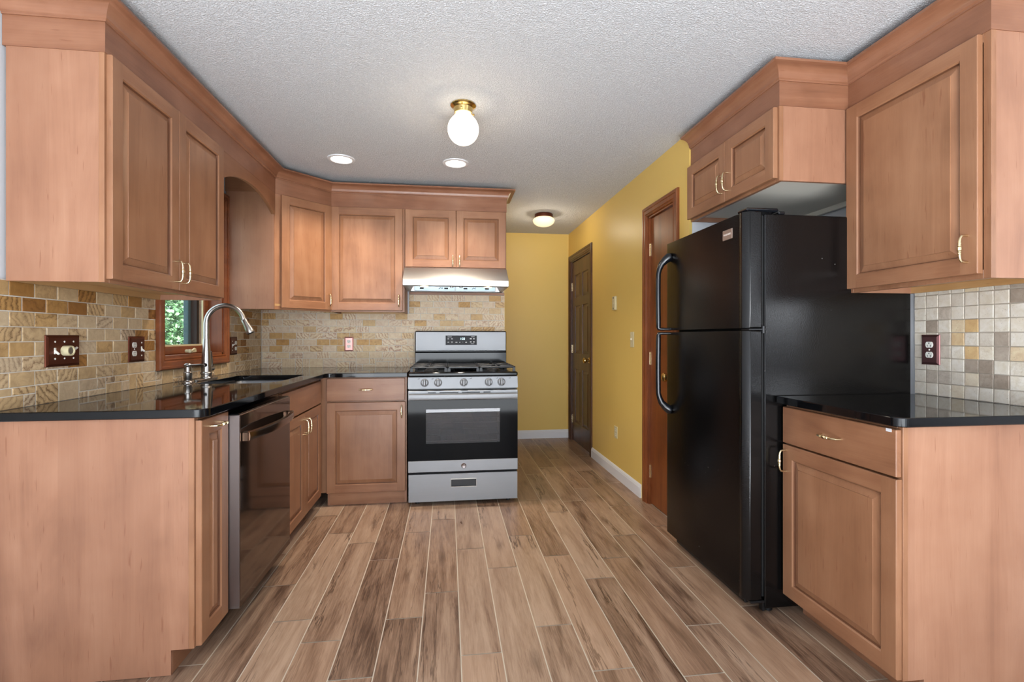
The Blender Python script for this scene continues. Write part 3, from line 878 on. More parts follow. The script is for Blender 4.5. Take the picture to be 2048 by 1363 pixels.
# --- crown moulding with frieze board
def sweep(name, prof, path, mat, parent, close_ends=True):
    m = MB(); P = [Vector(p) for p in path]; n = len(P)
    seg = [(b-a).normalized() for a, b in zip(P, P[1:])]
    nor = [Vector((d.y, -d.x)) for d in seg]
    rings = []; L = 0; Ls = []
    for i in range(n):
        if i: L += (P[i]-P[i-1]).length
        Ls.append(L)
        if i == 0: k = nor[0]
        elif i == n-1: k = nor[-1]
        else:
            b = (nor[i-1]+nor[i]).normalized(); k = b/max(.3, b.dot(nor[i]))
        rings.append([(P[i].x+k.x*o, P[i].y+k.y*o, z) for o, z in prof])
    q = len(prof); acc = [0]
    for (a, b), (c, d) in zip(prof, prof[1:]+prof[:1]): acc.append(acc[-1]+math.hypot(a-c, b-d))
    for i in range(n-1):
        for j in range(q):
            k = (j+1) % q
            f = m.poly([rings[i][j], rings[i+1][j], rings[i+1][k], rings[i][k]])
            m.uvset(f, [(Ls[i]+i*3.1, acc[j]+i), (Ls[i+1]+i*3.1, acc[j]+i), (Ls[i+1]+i*3.1, acc[j+1]+i), (Ls[i]+i*3.1, acc[j+1]+i)])
    for ring in (rings[0], rings[-1]):
        f = m.poly(ring); m.uvset(f, [(0, p[1]) for p in ring])
    bmesh.ops.remove_doubles(m.bm, verts=m.bm.verts, dist=1e-5)
    return m.build(name, mat, parent, True, 25)
crown_p = [(-.010, 2.262), (.005, 2.262), (.005, 2.267), (.010, 2.270)]
for k in range(9):
    a = math.pi - k/8*math.pi/2
    crown_p.append((.056+.045*math.cos(a), 2.271+.043*math.sin(a)))
crown_p += [(.063, 2.316), (.063, 2.326), (-.010, 2.326)]
frieze_p = [(-.018, 2.158), (0, 2.158), (0, 2.266), (-.018, 2.266)]
pl = [(LX-.006, 1.860), (-1.179, 1.860), (-1.179, 3.5405), (-.8775, 3.844), (.461, 3.844), (.461, BY+.005)]
t = thing('crown_moulding', (-1.179, 1.860, 2.158), 'maple crown moulding running over the left and back wall cabinets', 'crown moulding')
for nm, pr in (('cove', crown_p), ('frieze_board', frieze_p)):
    o = sweep(nm, [(a, b-2.158) for a, b in pr], [(x+1.179, y-1.860) for x, y in pl], M['wu'], t)
pr_ = [(1.402, 2.681), (1.402, 1.914), (1.727, 1.914), (1.727, 1.350), (RX+.006, 1.350)]
t = thing('crown_moulding', (1.402, 1.914, 2.158), 'stepped maple crown moulding over the refrigerator cabinet and the right wall cabinet', 'crown moulding')
for nm, pr in (('cove', crown_p), ('frieze_board', frieze_p)):
    sweep(nm, [(a, b-2.158) for a, b in pr], [(x-1.402, y-1.914) for x, y in pr_], M['wu'], t)
bd_ = MB(); bd_.box(LX+1.179-.006, -.016, 1.662, 1.678, 0, .108, .001)
t_ = [o for o in col.objects if o.get('label', '').startswith('maple crown moulding running')][0]
bd_.build('frieze_board', M['wx'], t_, smooth=False)
# arched valance bridging the window
t = thing('valance', (-1.180, 2.740, 2.16), 'arched maple valance board above the window between two wall cabinets', 'valance', L90)
m = MB(); w = .800
pts = [(0, 0), (0, -.150), (.016, -.150)]
for k in range(1, 24):
    u = k/24; pts.append((.020+u*(w-.040), -.066-.080*abs(2*u-1)**2.1))
pts += [(w-.016, -.150), (w, -.150), (w, 0)]
# the arch springs low at both ends and rises in the middle
m.rings([[(x, 0, z) for x, z in pts], [(x, .019, z) for x, z in pts]], 0, True, True, True)
m.build('board', M['wx'], t, smooth=False)

# --- base cabinets
XLB = -.854
w_ = 2.043-1.822
base('base_cabinet', 'narrow maple base cabinet with a plain side panel at the near end of left counter', (XLB, 1.822, 0), L90, w_, .634,
     doors=[(.010, w_-.002, .0915, .878, w_*.52, .848, True)])
w_ = 3.470-2.664
base('base_cabinet', 'maple sink base cabinet with two doors beside the dishwasher', (XLB, 2.664, 0), L90, w_, .634,
     doors=[(.004, .408, .0915, .712, .378, .63), (.411, .786, .0915, .712, .441, .63)], panels=[(.004, .786, .722, .872)])
w_ = .541
base('base_cabinet', 'maple base cabinet with one drawer over one door left of the range', (-.829, 3.490, 0), 0, w_, .66,
     doors=[(.0, w_-.010, .0915, .716, w_-.034, .650)], drawers=[(.0, w_-.012, .728, .882)], toe=.012)
m = MB(); m.box(-.873, -.8295, 3.5105, 3.530, .0915, ZC-.031, .001)
tag(m.build('corner_filler', M['wv'], smooth=False), 'plain maple filler strip in the inside corner between sink cabinet and back cabinet', 'filler strip')
w_ = 1.888-1.357
rb = base('base_cabinet', 'maple base cabinet with drawer and door beside the black refrigerator', (1.396, 1.888, 0), R90, w_, .655,
     doors=[(.002, w_-.004, .0915, .721, .022, .655)], drawers=[(.002, w_-.004, .728, .878)])
m = MB(); m.box(w_-.040, w_-.020, -.0015, 0, .868, .8785, .0005); m.build('tape_tab', M['tape'], rb, smooth=False)

# ================================================================== WORKTOPS
def arc(cx, cy, r, a0, a1, n=8):
    return [(cx+r*math.cos(R(a0+(a1-a0)*k/n)), cy+r*math.sin(R(a0+(a1-a0)*k/n))) for k in range(n+1)]
def slab(name, outer, hole, z0, z1, mat, e=.003):
    m = MB()
    def off(P, d):
        out = []; n = len(P)
        for i in range(n):
            a, b, c = Vector(P[i-1]), Vector(P[i]), Vector(P[(i+1) % n])
            n1 = (b-a).normalized(); n2 = (c-b).normalized()
            k1 = Vector((-n1.y, n1.x)); k2 = Vector((-n2.y, n2.x)); q = (k1+k2).normalized()
            out.append(tuple(b+q*(d/max(.4, q.dot(k1)))))
        return out
    def loops(P, d):
        lv = [(off(P, d), z1), (off(P, d*.3), z1-e*.3), (P, z1-e), (P, z0+e), (off(P, d), z0)]
        return m.rings([[(x, y, z) for x, y in p] for p, z in lv], 0, True)
    lo = loops(outer, e)
    ls = [lo]
    if hole: ls.append(loops(hole, -e if False else -e))
    for idx in (0, -1):
        edges = []
        for L in ls:
            vs = L[idx]
            for i in range(len(vs)):
                ed = m.bm.edges.get((vs[i], vs[(i+1) % len(vs)]))
                edges.append(ed)
        bmesh.ops.triangle_fill(m.bm, use_beauty=True, use_dissolve=False, edges=edges)
    return m.build(name, mat, None, True, 14)
XE, YE, YN = -.828, 3.466, 1.803
outer = [(LX+.001, YN)] + arc(XE-.040, YN+.040, .040, -90, 0) + arc(XE+.030, YE-.030, .030, 180, 90) + [(-.2845, YE), (-.2845, BY-.001), (LX+.001, BY-.001)]
HX0, HX1, HY0, HY1 = -1.340, -.930, 2.77, 3.36
hole = arc(HX0+.03, HY0+.03, .03, 180, 270, 5) + arc(HX1-.15, HY0+.15, .15, -90, 0, 8) + arc(HX1-.03, HY1-.03, .03, 0, 90, 5) + arc(HX0+.03, HY1-.03, .03, 90, 180, 5)
o = slab('worktop', outer, hole[::-1], ZC-.030, ZC, M['granite'])
tag(o, 'polished black granite worktop along the left and back walls with a sink cut-out', 'worktop')
outer = [(1.372, 1.890)] + arc(1.372+.035, 1.325+.035, .035, 180, 270) + [(RX-.001, 1.325), (RX-.001, 1.890)]
o = slab('worktop', outer, None, ZC-.030, ZC, M['granite'])
tag(o, 'small polished black granite worktop on the right beside the refrigerator', 'worktop')
# sink
t = thing('sink', ((HX0+HX1)/2, (HY0+HY1)/2, ZC-.24), 'stainless steel double-bowl sink set under the black worktop', 'sink')
ox, oy, oz = -(HX0+HX1)/2, -(HY0+HY1)/2, -(ZC-.24)
def ringxy(P, z): return [(x+ox, y+oy, z+oz) for x, y in P]
def inset(x0, x1, y0, y1, r): return arc(x0+r, y0+r, r, 180, 270, 5)+arc(x1-r, y0+r, r, -90, 0, 5)+arc(x1-r, y1-r, r, 0, 90, 5)+arc(x0+r, y1-r, r, 90, 180, 5)
ym = 3.04
for (a, b) in ((HY0-.012, ym-.008), (ym+.008, HY1+.012)):
    m = MB(); x0, x1 = HX0-.012, HX1+.012
    zt = ZC-.0315
    m.rings([ringxy(inset(x0-.008, x1+.008, a-.004, b+.004, .06), zt-.002), ringxy(inset(x0, x1, a, b, .06), zt), ringxy(inset(x0+.006, x1-.006, a+.006, b-.006, .055), zt-.010), ringxy(inset(x0+.012, x1-.012, a+.012, b-.012, .06), ZC-.19), ringxy(inset(x0+.05, x1-.05, a+.05, b-.05, .05), ZC-.215)], 0, True, False, True)
    m.lathe([(.04, .0), (.036, .003), (.02, .001)], ((x0+x1)/2+ox, (a+b)/2+oy, ZC-.2149+oz), 'z', 20)
    m.build('bowl', M['steel'], t, True, 40)
m = MB(); m.box(HX0-.01+ox, HX1+.01+ox, ym-.012+oy, ym+.012+oy, ZC-.20+oz, ZC-.052+oz, .006); m.build('divider', M['steel'], t)

# faucet
FXc, FYc = -1.405, 3.068
t = thing('faucet', (FXc, FYc, ZC), 'brushed nickel pull-down faucet with a high arched spout', 'faucet')
m = MB()
pl_ = [(x*.030, y*.125) for x, y in ((math.cos(R(a)), math.sin(R(a))) for a in range(0, 360, 12))]
m.rings([[(x, y, .0006) for x, y in pl_], [(x, y, .004) for x, y in pl_], [(x*.86, y*.96, .008) for x, y in pl_]], 0, True, True, True)
m.build('deck_plate', M['nickel'], t)
m = MB()
m.lathe([(.031, .007), (.031, .012), (.028, .016), (.028, .030), (.031, .034), (.031, .040), (.0275, .045), (.0265, .075), (.0235, .14), (.019, .20), (.0172, .235), (.0168, .238)], n=28)
m.build('body', M['nickel'], t)
m = MB()
path = [(0, 0, .236), (0, 0, .33)]
rr = .104
for k in range(1, 17):
    a = math.pi - k/16*math.pi*.93
    path.append((rr+rr*math.cos(a), 0, .33+rr*math.sin(a)))
m.tube(path, [.0155]*2+[.0145]*(len(path)-2), 18)
m.build('spout', M['nickel'], t)
e0, e1 = Vector(path[-2]), Vector(path[-1]); d_ = (e1-e0).normalized(); d_ = (d_+Vector((.18, 0, 0))).normalized()
m = MB(); P = [e1+d_*k for k in (-.004, .0, .002, .004, .03, .06, .082, .090)]
m.tube(P, [.0152, .0155, .0146, .0158, .0170, .0215, .0240, .0225], 20); m.build('spray_head', M['nickel'], t)
m = MB(); m.tube([e1+d_*.0895, e1+d_*.0915], [.019, .018], 16); m.build('nozzle', M['black'], t)
m = MB(); m.tube([(.0, .018, .062), (.0, .040, .062), (.0, .070, .062), (0, .076, .062)], [.0155, .0165, .0165, .012], 16)
m.tube([(.004, .058, .070), (.012, .045, .105), (.018, .022, .150), (.020, .012, .165)], [.005, .0042, .0040, .0035], 10)
m.build('lever_handle', M['nickel'], t)
m = MB(); m.lathe([(.0105, -.0262), (.0105, -.0272)], (.006, 0, .086), 'y', 14); m.build('sensor_window', M['sensor'], t)
# soap dispenser
t = thing('soap_dispenser', (-1.405, 2.862, ZC), 'small brushed nickel soap dispenser left of the faucet', 'soap dispenser')
m = MB()
m.lathe([(.028, .0006), (.028, .004), (.024, .008), (.018, .012), (.018, .018), (.021, .024), (.022, .055), (.017, .060), (.017, .085), (.019, .088), (.0195, .098), (.014, .104), (.004, .106)], n=22)
m.build('body', M['nickel'], t)
m = MB(); m.tube([(.012, 0, .094), (.05, 0, .097), (.078, 0, .098), (.086, 0, .092)], [.0055, .005, .0045, .004], 10); m.build('nozzle', M['nickel'], t)

# ================================================================== DISHWASHER
t = thing('dishwasher', (-.814, 2.047, 0), 'dark stainless dishwasher with a bowed bar handle under the left counter', 'dishwasher', L90)
w = .612
m = MB(); m.box(.001, w-.001, .055, .60, .10, .862, .002); m.box(.02, w-.02, .16, .60, .0015, .10); m.build('tub', M['black'], t, smooth=False)
m = MB()
m.box(.0, w, .0015, .046, .098, .8625, .002); m.build('door', M['dw_steel'], t, smooth=False)
m = MB(); m.box(.0015, w-.0015, -.0005, .003, .100, .861, .0015); m.build('front_panel', M['dw_front'], t, smooth=False)
m = MB(); m.box(.004, w-.004, .006, .05, .8627, .866, .001); m.build('control_strip', M['black_gloss'], t, smooth=False)
m = MB()
n = 16; pts = []
for k in range(n+1):
    u = k/n; x = .025+u*(w-.05); y = -.020 - .030*math.sin(math.pi*u)**.8
    pts.append((x, y))
rs = []
for x, y in pts: rs.append([(x, y-.007, .756), (x, y-.010, .772), (x, y-.007, .788), (x, y+.006, .791), (x, y+.006, .753)])
m.rings(rs, 0, True, True, True)
for x in (.016, w-.044): m.box(x, x+.028, -.026, 0, .752, .792, .004)
m.build('handle', M['dw_handle'], t, True, 35)
m = MB(); m.box(.02, w-.02, .135, .150, .004, .096); m.build('toe_panel', M['black'], t, smooth=False)

# ================================================================== RANGE
SX0, SX1, SY = -.2735, .4905, 3.415
t = thing('range', (SX0, SY, 0), 'stainless steel gas range with black oven window against the back wall', 'range')
w = SX1-SX0
m = MB()   # body shell with the oven cavity open to the front
y0, y1 = .045, .665
m.box(.001, .020, y0, y1, .035, .888, .002); m.box(w-.020, w-.001, y0, y1, .035, .888, .002)
m.box(.02, w-.02, y1-.02, y1, .035, .888); m.box(.02, w-.02, y0, y1, .035, .20); m.box(.02, w-.02, y0, y1, .80, .888)
m.build('body', M['black'], t, smooth=False)
m = MB()   # enamel liner
m.box(.02, .09, .06, .60, .23, .79); m.box(w-.09, w-.02, .06, .60, .23, .79); m.box(.09, w-.09, .58, .60, .23, .79); m.box(.02, w-.02, .06, .60, .205, .25); m.box(.02, w-.02, .06, .60, .74, .795)
m.build('oven_cavity', M['oven_inside'], t, smooth=False)
for z in (.43, .56):
    m = MB()
    for y in (.30, .55): m.tube([(.092, y, z), (w-.092, y, z)], .0035, 6)
    for k in range(15): m.tube([(.10+k*(w-.20)/14, .085, z-.004), (.10+k*(w-.20)/14, .55, z-.004)], .002, 6)
    m.tube([(.092, .085, z), (w-.092, .085, z)], .0045, 8)
    m.build('oven_rack', M['wire'], t)
# oven door: steel top rail, black glass field with a window, steel bottom rail
m = MB()
a, b, c, d = .122, .637, .430, .668      # window opening
z0, z1 = .233, .798
m.box(.0, w, .004, .042, z0, .3135, .0025, 0); m.box(0, w, .004, .042, .731, z1, .0025, 0)
for q in ((.001, a, .3135, .731), (b, w-.001, .3135, .731), (a, b, .3135, c), (a, b, d, .731)): m.box(q[0], q[1], .005, .042, q[2], q[3], 0, 1)
od = m.build('oven_door', [M['steel'], M['oven_black']], t, smooth=False)
m = MB(); m.box(a, b, .008, .011, c, d); m.build('oven_window', M['oven_glass'], od, smooth=False)
m = MB()
n = 14; rs = []
for k in range(n+1):
    u = k/n; x = .008+u*(w-.016); y = -.030-.010*math.sin(math.pi*u)
    rs.append([(x, y-.006, .742), (x, y-.010, .758), (x, y-.006, .774), (x, y+.010, .778), (x, y+.010, .738)])
m.rings(rs, 0, True, True, True)
for x in (.012, w-.052): m.box(x, x+.04, -.028, .006, .744, .772, .004)
m.build('oven_handle', M['steel'], od, True, 35)
m = MB()
for x0_, x1_ in ((.135, .190), (.215, .345), (.370, .495), (.520, .570)): m.box(x0_, x1_, .0034, .0045, .781, .7865)
m.build('vent_slots', M['void'], od, smooth=False)
m = MB()
m.lathe([(.0185, .002), (.0185, -.0005), (.0165, -.0012), (.0155, -.0006)], (w/2, .003, .273), 'y', 28)
em = m.build('emblem', M['dw_steel'], od)
em2 = MB()
for a_ in range(4):
    an = R(45+90*a_); em2.tube([(w/2+.0125*math.cos(an+.5*k/5)*(1-.06*k), .0022, .273+.0125*math.sin(an+.5*k/5)*(1-.06*k)) for k in range(6)], .0008, 6)
em2.tube([(w/2+.0030*math.cos(R(q))-.0045, .0022, .273+.0055*math.sin(R(q))) for q in range(40, 330, 20)] + [(w/2-.002, .0022, .272)], .0009, 6)
em2.tube([(w/2+.0045+.0035*math.cos(R(q)), .0022, .2758+.0030*math.sin(R(q))) for q in range(30, 280, 20)], .0009, 6)
em2.tube([(w/2+.0045+.0035*math.cos(R(q)), .0022, .2700+.0030*math.sin(R(q))) for q in range(90, 340, 20)], .0009, 6)
em2.build('monogram', M['chrome'], od)
# storage drawer with a recessed pull
m = MB(); q = (w/2-.086, w/2+.086, .128, .180)
z0, z1 = .030, .219
for (xa, xb, za, zb) in ((.004, q[0], z0, z1), (q[1], w-.004, z0, z1), (q[0], q[1], z0, q[2]), (q[0], q[1], q[3], z1)): m.box(xa, xb, .004, .040, za, zb, 0)
dr = m.build('storage_drawer', M['steel'], t, smooth=False)
m = MB(); m.box(q[0], q[1], .018, .030, q[2], q[3]); m.build('drawer_recess', M['iron'], dr, smooth=False)
m = MB()
m.box(q[0]-.004, q[1]+.004, .000, .006, q[3]-.002, q[3]+.004, .001); m.box(q[0]-.004, q[1]+.004, .000, .006, q[2]-.004, q[2]+.001, .001); m.box(q[0]-.004, q[0], 0, .006, q[2], q[3], .001); m.box(q[1], q[1]+.004, 0, .006, q[2], q[3], .001)
m.build('drawer_pull', M['steel_warm'], dr, smooth=False)
for x in (.06, w-.06):
    for y in (.08, .60):
        m = MB(); m.lathe([(.018, .0005), (.018, .010), (.010, .014), (.010, .036)], (x, y, 0), 'z', 14); m.build('foot', M['black'], t)
# control panel and knobs
m = MB(); m.prism([(.045, .812), (.006, .812), (.018, .890), (.045, .893)], .0, w, 'x'); m.build('control_panel', M['steel'], t, smooth=False)
for kx in (.113, .205, .383, .558, .648):
    m = MB(); m.lathe([(.0280, .0), (.0275, -.006), (.0260, -.008)], (0, 0, 0), 'y', 26)
    m.lathe([(.0245, -.008), (.0235, -.020), (.019, -.023)], (0, 0, 0), 'y', 26)
    m.box(-.0075, .0075, -.034, -.020, -.023, .023, .003)
    k_ = m.build('knob', M['steel'], t); k_.location = (kx, .0125, .852); k_.rotation_euler = (R(-8.5), 0, 0)
    m = MB(); m.box(-.0012, .0012, -.0350, -.0339, .008, .022); m.box(.0078, .0115, -.0236, -.0228, -.018, .018); m.box(-.0115, -.0078, -.0236, -.0228, -.018, .018)
    m.build('pointer', M['black'], k_, smooth=False)
for kx in (.065, .160, .425, .610, .700):
    m = MB(); m.box(kx, kx+.012, .0160, .0178, .876, .879); m.box(kx+.009, kx+.012, .0160, .0178, .879, .884)
    m.build('burner_mark', M['slot'], t, smooth=False)
# cooktop
m = MB(); m.box(-.001, w+.001, .004, .60, .893, .926, .010); m.build('cooktop', M['black_gloss'], t, True, 40)
burn = ((.155, .17), (.155, .42), (w-.155, .17), (w-.155, .42), (w/2, .30))
for bx, by in burn:
    m = MB(); m.lathe([(.052, .9265), (.050, .932), (.040, .934), (.040, .938), (.034, .941), (.006, .942)], (bx, by, 0), 'z', 22); m.build('burner', M['iron'], t)
def grate(x0, x1, griddle=False):
    m = MB(); zt, zb = .962, .9262; y0, y1 = .040, .565
    if griddle:
        m.box(x0+.004, x1-.004, y0+.004, y1-.004, zt-.012, zt-.006, .002)
        for (a, b, c, d) in ((x0, x1, y0, y0+.012), (x0, x1, y1-.012, y1), (x0, x0+.010, y0, y1), (x1-.010, x1, y0, y1)): m.box(a, b, c, d, zt-.014, zt, .003)
    else:
        for (a, b, c, d) in ((x0, x1, y0, y0+.012), (x0, x1, y1-.012, y1), (x0, x0+.012, y0, y1), (x1-.012, x1, y0, y1), (x0, x1, (y0+y1)/2-.006, (y0+y1)/2+.006)): m.box(a, b, c, d, zt-.012, zt, .004)
        xc = (x0+x1)/2
        for yc in (.17, .42):
            for sx_ in (-1, 1): m.box(xc+sx_*.028, xc+sx_*(x1-x0)*.48, yc-.005, yc+.005, zt-.010, zt+.001, .003)
            for sy_ in (-1, 1): m.box(xc-.005, xc+.005, yc+sy_*.028, yc+sy_*.118, zt-.010, zt+.001, .003)
    for x in (x0, x1-.020):
        for y in (y0, y1-.020):
            m.rings([[(x, y, zb), (x+.020, y, zb), (x+.020, y+.020, zb), (x, y+.020, zb)], [(x+.002, y+.002, zt-.008), (x+.018, y+.002, zt-.008), (x+.018, y+.018, zt-.008), (x+.002, y+.018, zt-.008)]], 0, True, True, True)
    m.build('griddle' if griddle else 'grate', M['iron'], t, True, 40)
grate(.012, .268); grate(.271, w-.271, True); grate(w-.268, w-.012)
# backguard with the clock display
m = MB(); m.prism([(.615, .926), (.615, 1.040), (.665, 1.060), (.665, .926)], .012, w-.012, 'x'); m.box(.006, w-.006, .640, .72, .93, 1.218, .006)
m.build('backguard_base', M['black_gloss'], t, True, 30)
m = MB(); m.box(.010, w-.010, .628, .642, 1.055, 1.214, .004); bg = m.build('backguard', M['steel'], t, True, 30)
m = MB(); m.box(w/2-.128, w/2+.128, .6262, .629, 1.104, 1.182, .001); dsp = m.build('control_display', M['display'], t, smooth=False)
text_mesh('clock_digits', '1:22', .024, M['digits'], dsp, (w/2+.010, .6258, 1.155), (R(90), 0, 0), .0002, shear=.12)
for (x, z, ww, hh) in ((-.095, 1.170, .034, .0035), (-.106, 1.154, .013, .005), (-.076, 1.154, .013, .005), (-.106, 1.127, .013, .006), (-.076, 1.129, .016, .004), (-.076, 1.124, .005, .004), (-.040, 1.126, .016, .007), (-.012, 1.126, .008, .006), (.012, 1.127, .008, .002), (.040, 1.126, .013, .007), (.096, 1.171, .028, .0035), (.078, 1.155, .016, .008), (.104, 1.155, .012, .008), (.078, 1.129, .013, .008), (.104, 1.129, .013, .008), (.092, 1.113, .028, .0035)):
    m = MB(); m.box(w/2+x-ww/2, w/2+x+ww/2, .6256, .6263, z-hh/2, z+hh/2)
    m.build('key_legend', M['legend'], dsp, smooth=False)

# ================================================================== RANGE HOOD
hx0, hx1 = -.331, .457
t = thing('range_hood', (hx0, 3.68, 1.55), 'stainless under-cabinet range hood with two small lit lamps above the range', 'range hood')
w = hx1-hx0
m = MB()
prof = [(.470, .150), (.130, .150), (.125, .145), (.0, .052), (-.004, .044), (.003, .004), (.010, .0)]
m.rings([[(x, y, z) for y, z in prof] for x in (.0, w)], 0, False)      # front and top skin
for x in (0, w): m.poly([(x, y, z) for y, z in prof]+[(x, .470, .0)])
m.rings([[(0, .010, 0), (w, .010, 0), (w, .470, 0), (0, .470, 0)], [(.022, .060, .002), (w-.022, .060, .002), (w-.022, .450, .002), (.022, .450, .002)], [(.05, .075, .050), (w-.05, .075, .050), (w-.05, .44, .050), (.05, .44, .050)]], 0, True, False, True)
m.build('shell', M['steel_warm'], t, True, 30)
m = MB()
for k in range(2):
    a = .055+k*(w-.11)/2; b = a+(w-.11)/2-.006
    m.box(a, b, .42, .432, .003, .045, .002); m.box(a, b, .10, .43, .040, .046)
m.build('filter', M['galv'], t, smooth=False)
for x in (.10, .30, .46, .64):
    m = MB(); m.box(x, x+.032, .416, .4195, .018, .030); m.build('filter_latch', M['slot'], t, smooth=False)
for x in (.255, .53):
    m = MB(); m.tube([(x, .417, .02), (x+.015, .414, .03), (x+.03, .417, .022), (x+.03, .417, .036)], .0025, 6); m.build('filter_spring', M['slot'], t)
for x in (.155, w-.155):
    m = MB(); m.lathe([(.030, -.004), (.030, .0035)], (x, .036, 0), 'z', 20); m.build('lamp', M['hood_lamp'], t)
for x in (w/2-.035, w/2+.035):
    m = MB(); m.lathe([(.012, -.008), (.012, .001)], (x, .030, 0), 'z', 16); m.build('switch_knob', M['steel_warm'], t)
m = MB(); m.box(w-.055, w-.025, -.0044, -.0030, .014, .017); m.build('nameplate', M['dw_steel'], t, smooth=False)
m = MB(); m.box(-.320, XB-.008, BY-.018, BY+.004, 1.524, 1.546, .002)
tag(m.build('wood_strip', M['wx'], smooth=False), 'thin maple strip on the back wall just below the range hood', 'trim strip')

# ================================================================== REFRIGERATOR
t = thing('refrigerator', (1.235, 2.660, 0), 'black top-freezer refrigerator with scuffed textured doors and long curved handles', 'refrigerator', R90)
w = 2.660-1.902
m = MB(); m.box(.002, w, .092, .79, .022, 1.690, .004); m.build('cabinet', M['fridge_side'], t, True, 30)
def fdoor(name, z0, z1):
    m = MB()
    prof = [(.004, .080), (0, .074), (0, .018), (.006, .010), (.016, .0085), (w-.075, .0085), (w-.066, .0125), (w-.054, .0125), (w-.046, .006), (w-.036, .0035), (w-.026, .0045), (w-.004, .022), (w, .028), (w, .074), (w-.004, .080)]
    e = .004
    lv = [(z0, .003), (z0+e, 0), (z1-e, 0), (z1, .003)]
    rs = []
    for z, k in lv:
        rs.append([(min(max(x, k), w-k), max(y, k+(y if False else 0)) if y < .04 else min(y, .080-k), z) for x, y in prof])
    m.rings(rs, 0, True, True, True)
    return m.build(name, M['fridge'], t, True, 30)
fz = fdoor('freezer_door', 1.208, 1.700); ff = fdoor('refrigerator_door', .060, 1.196)
m = MB(); m.box(.012, w-.010, .080, .092, .07, 1.685); m.build('door_gasket', M['void'], t, smooth=False)
def fhandle(parent, zs, x=.028):
    # zs: from the plain end at the split to the flared outer end
    (za, zb) = zs; s = 1 if zb > za else -1
    m = MB()
    path = [(x+.024, .010, za), (x+.020, -.020, za), (x+.014, -.044, za), (x+.0095, -.0525, za+s*.002), (x+.008, -.055, za+s*.010), (x+.008, -.0555, za+s*.03)]
    rad = [.0075, .0075, .0085, .0115, .0130, .0135]
    L = abs(zb-za)
    for k in range(1, 9):
        path.append((x+.008, -.0555-.002*math.sin(math.pi*k/9), za+s*(.03+(L-.15)*k/8))); rad.append(.0140)
    path += [(x+.009, -.051, zb-s*.095), (x+.012, -.040, zb-s*.066), (x+.018, -.020, zb-s*.042), (x+.026, .000, zb-s*.026), (x+.032, .012, zb-s*.020)]
    rad += [.0150, .0175, .0215, .0250, .0180]
    m.tube(path, rad, 14); m.build('door_handle', M['handle_black'], parent, True, 60)
fhandle(fz, (1.214, 1.645)); fhandle(ff, (1.190, .735))
m = MB(); m.box(w-.175, w-.100, .0045, .009, 1.605, 1.650, .0015); bd = m.build('badge', M['badge'], fz, smooth=False)
text_mesh('badge_lettering', 'FRIGIDAIRE', .0115, M['badge_letters'], fz, (w-.1375, .0043, 1.628), (R(90), 0, 0), .0002)
m = MB(); m.box(w-.075, w-.002, .012, .16, 1.7005, 1.716, .006); m.box(w-.06, w-.004, .16, .19, 1.6905, 1.705, .004); m.build('hinge_cover', M['handle_black'], t, True, 30)
m = MB(); m.box(w-.055, w+.001, .02, .10, 1.199, 1.205, .001); m.lathe([(.007, 1.186), (.007, 1.216)], (w-.002, .086, 0), 'z', 12); m.build('middle_hinge', M['iron'], t)
m = MB(); m.box(.05, w-.07, .045, .095, .012, .054, .004); m.build('toe_grille', M['black'], t, smooth=False)
m = MB(); m.box(w-.065, w-.004, .030, .10, .045, .055, .002); m.box(w-.03, w-.006, .085, .095, .010, .055, .001); m.build('bottom_hinge', M['black'], t, smooth=False)
for x in (.05, w-.04):
    for y in (.13, .74):
        m = MB(); m.lathe([(.02, .0005), (.02, .012), (.012, .016), (.012, .023)], (x, y, 0), 'z', 14); m.build('foot', M['black'], t)

# ================================================================== LAMPS
for i, (x, y) in enumerate(((-.710, 3.395), (.052, 3.372))):
    t = thing('recessed_light', (x, y, CE), ('round lit recessed ceiling light on the left, above the corner cabinet', 'round lit recessed ceiling light in front of the range hood cabinet')[i], 'recessed light', 0, 'recessed lights in the ceiling')
    m = MB(); m.lathe([(.090, -.0005), (.088, -.006), (.072, -.009), (.066, -.004)], n=36, cap=False); m.build('trim_ring', M['trim_white'], t)
    m = MB(); m.lathe([(.067, -.006), (.03, -.0062), (.001, -.0063)], n=32); m.build('lens', M['led'], t)
    l = bpy.data.lights.new('recessed_beam', 'SPOT'); l.energy = 64; l.color = (1, .86, .70); l.spot_size = R(125); l.spot_blend = .8; l.shadow_soft_size = .06
    lo = bpy.data.objects.new('recessed_beam', l); col.objects.link(lo); lo.parent = t; lo.location = (0, 0, -.02)
t = thing('ceiling_globe_light', (.078, 2.525, CE), 'lit white globe ceiling light on a brass base in the middle of the kitchen', 'ceiling light')
m = MB(); m.lathe([(.064, -.0005), (.066, -.006), (.060, -.012), (.056, -.014), (.050, -.020), (.047, -.034), (.045, -.044)], n=36); m.build('base', M['brass'], t)
m = MB(); pr = [(.036, -.040), (.040, -.050)]
for k in range(1, 22):
    a = R(50 - k*140/21.0); pr.append((.080*math.cos(a) if k < 21 else .001, -.126+.080*math.sin(a)*1.0))
m.lathe(pr, n=36); m.build('globe_shade', M['globe'], t)
for a in range(3):
    m = MB(); c_, s_ = math.cos(R(120*a+20)), math.sin(R(120*a+20)); m.tube([(c_*.040, s_*.040, -.038), (c_*.058, s_*.058, -.038)], [.002, .002], 8); m.lathe([(.002, -.043), (.005, -.041), (.005, -.035), (.002, -.033)], (c_*.058, s_*.058, 0), 'z', 10); m.build('thumbscrew', M['brass'], t)
l = bpy.data.lights.new('globe_light', 'POINT'); l.energy = 38; l.color = (1, .80, .56); l.shadow_soft_size = .085
lo = bpy.data.objects.new('globe_light', l); col.objects.link(lo); lo.parent = t; lo.location = (0, 0, -.126)
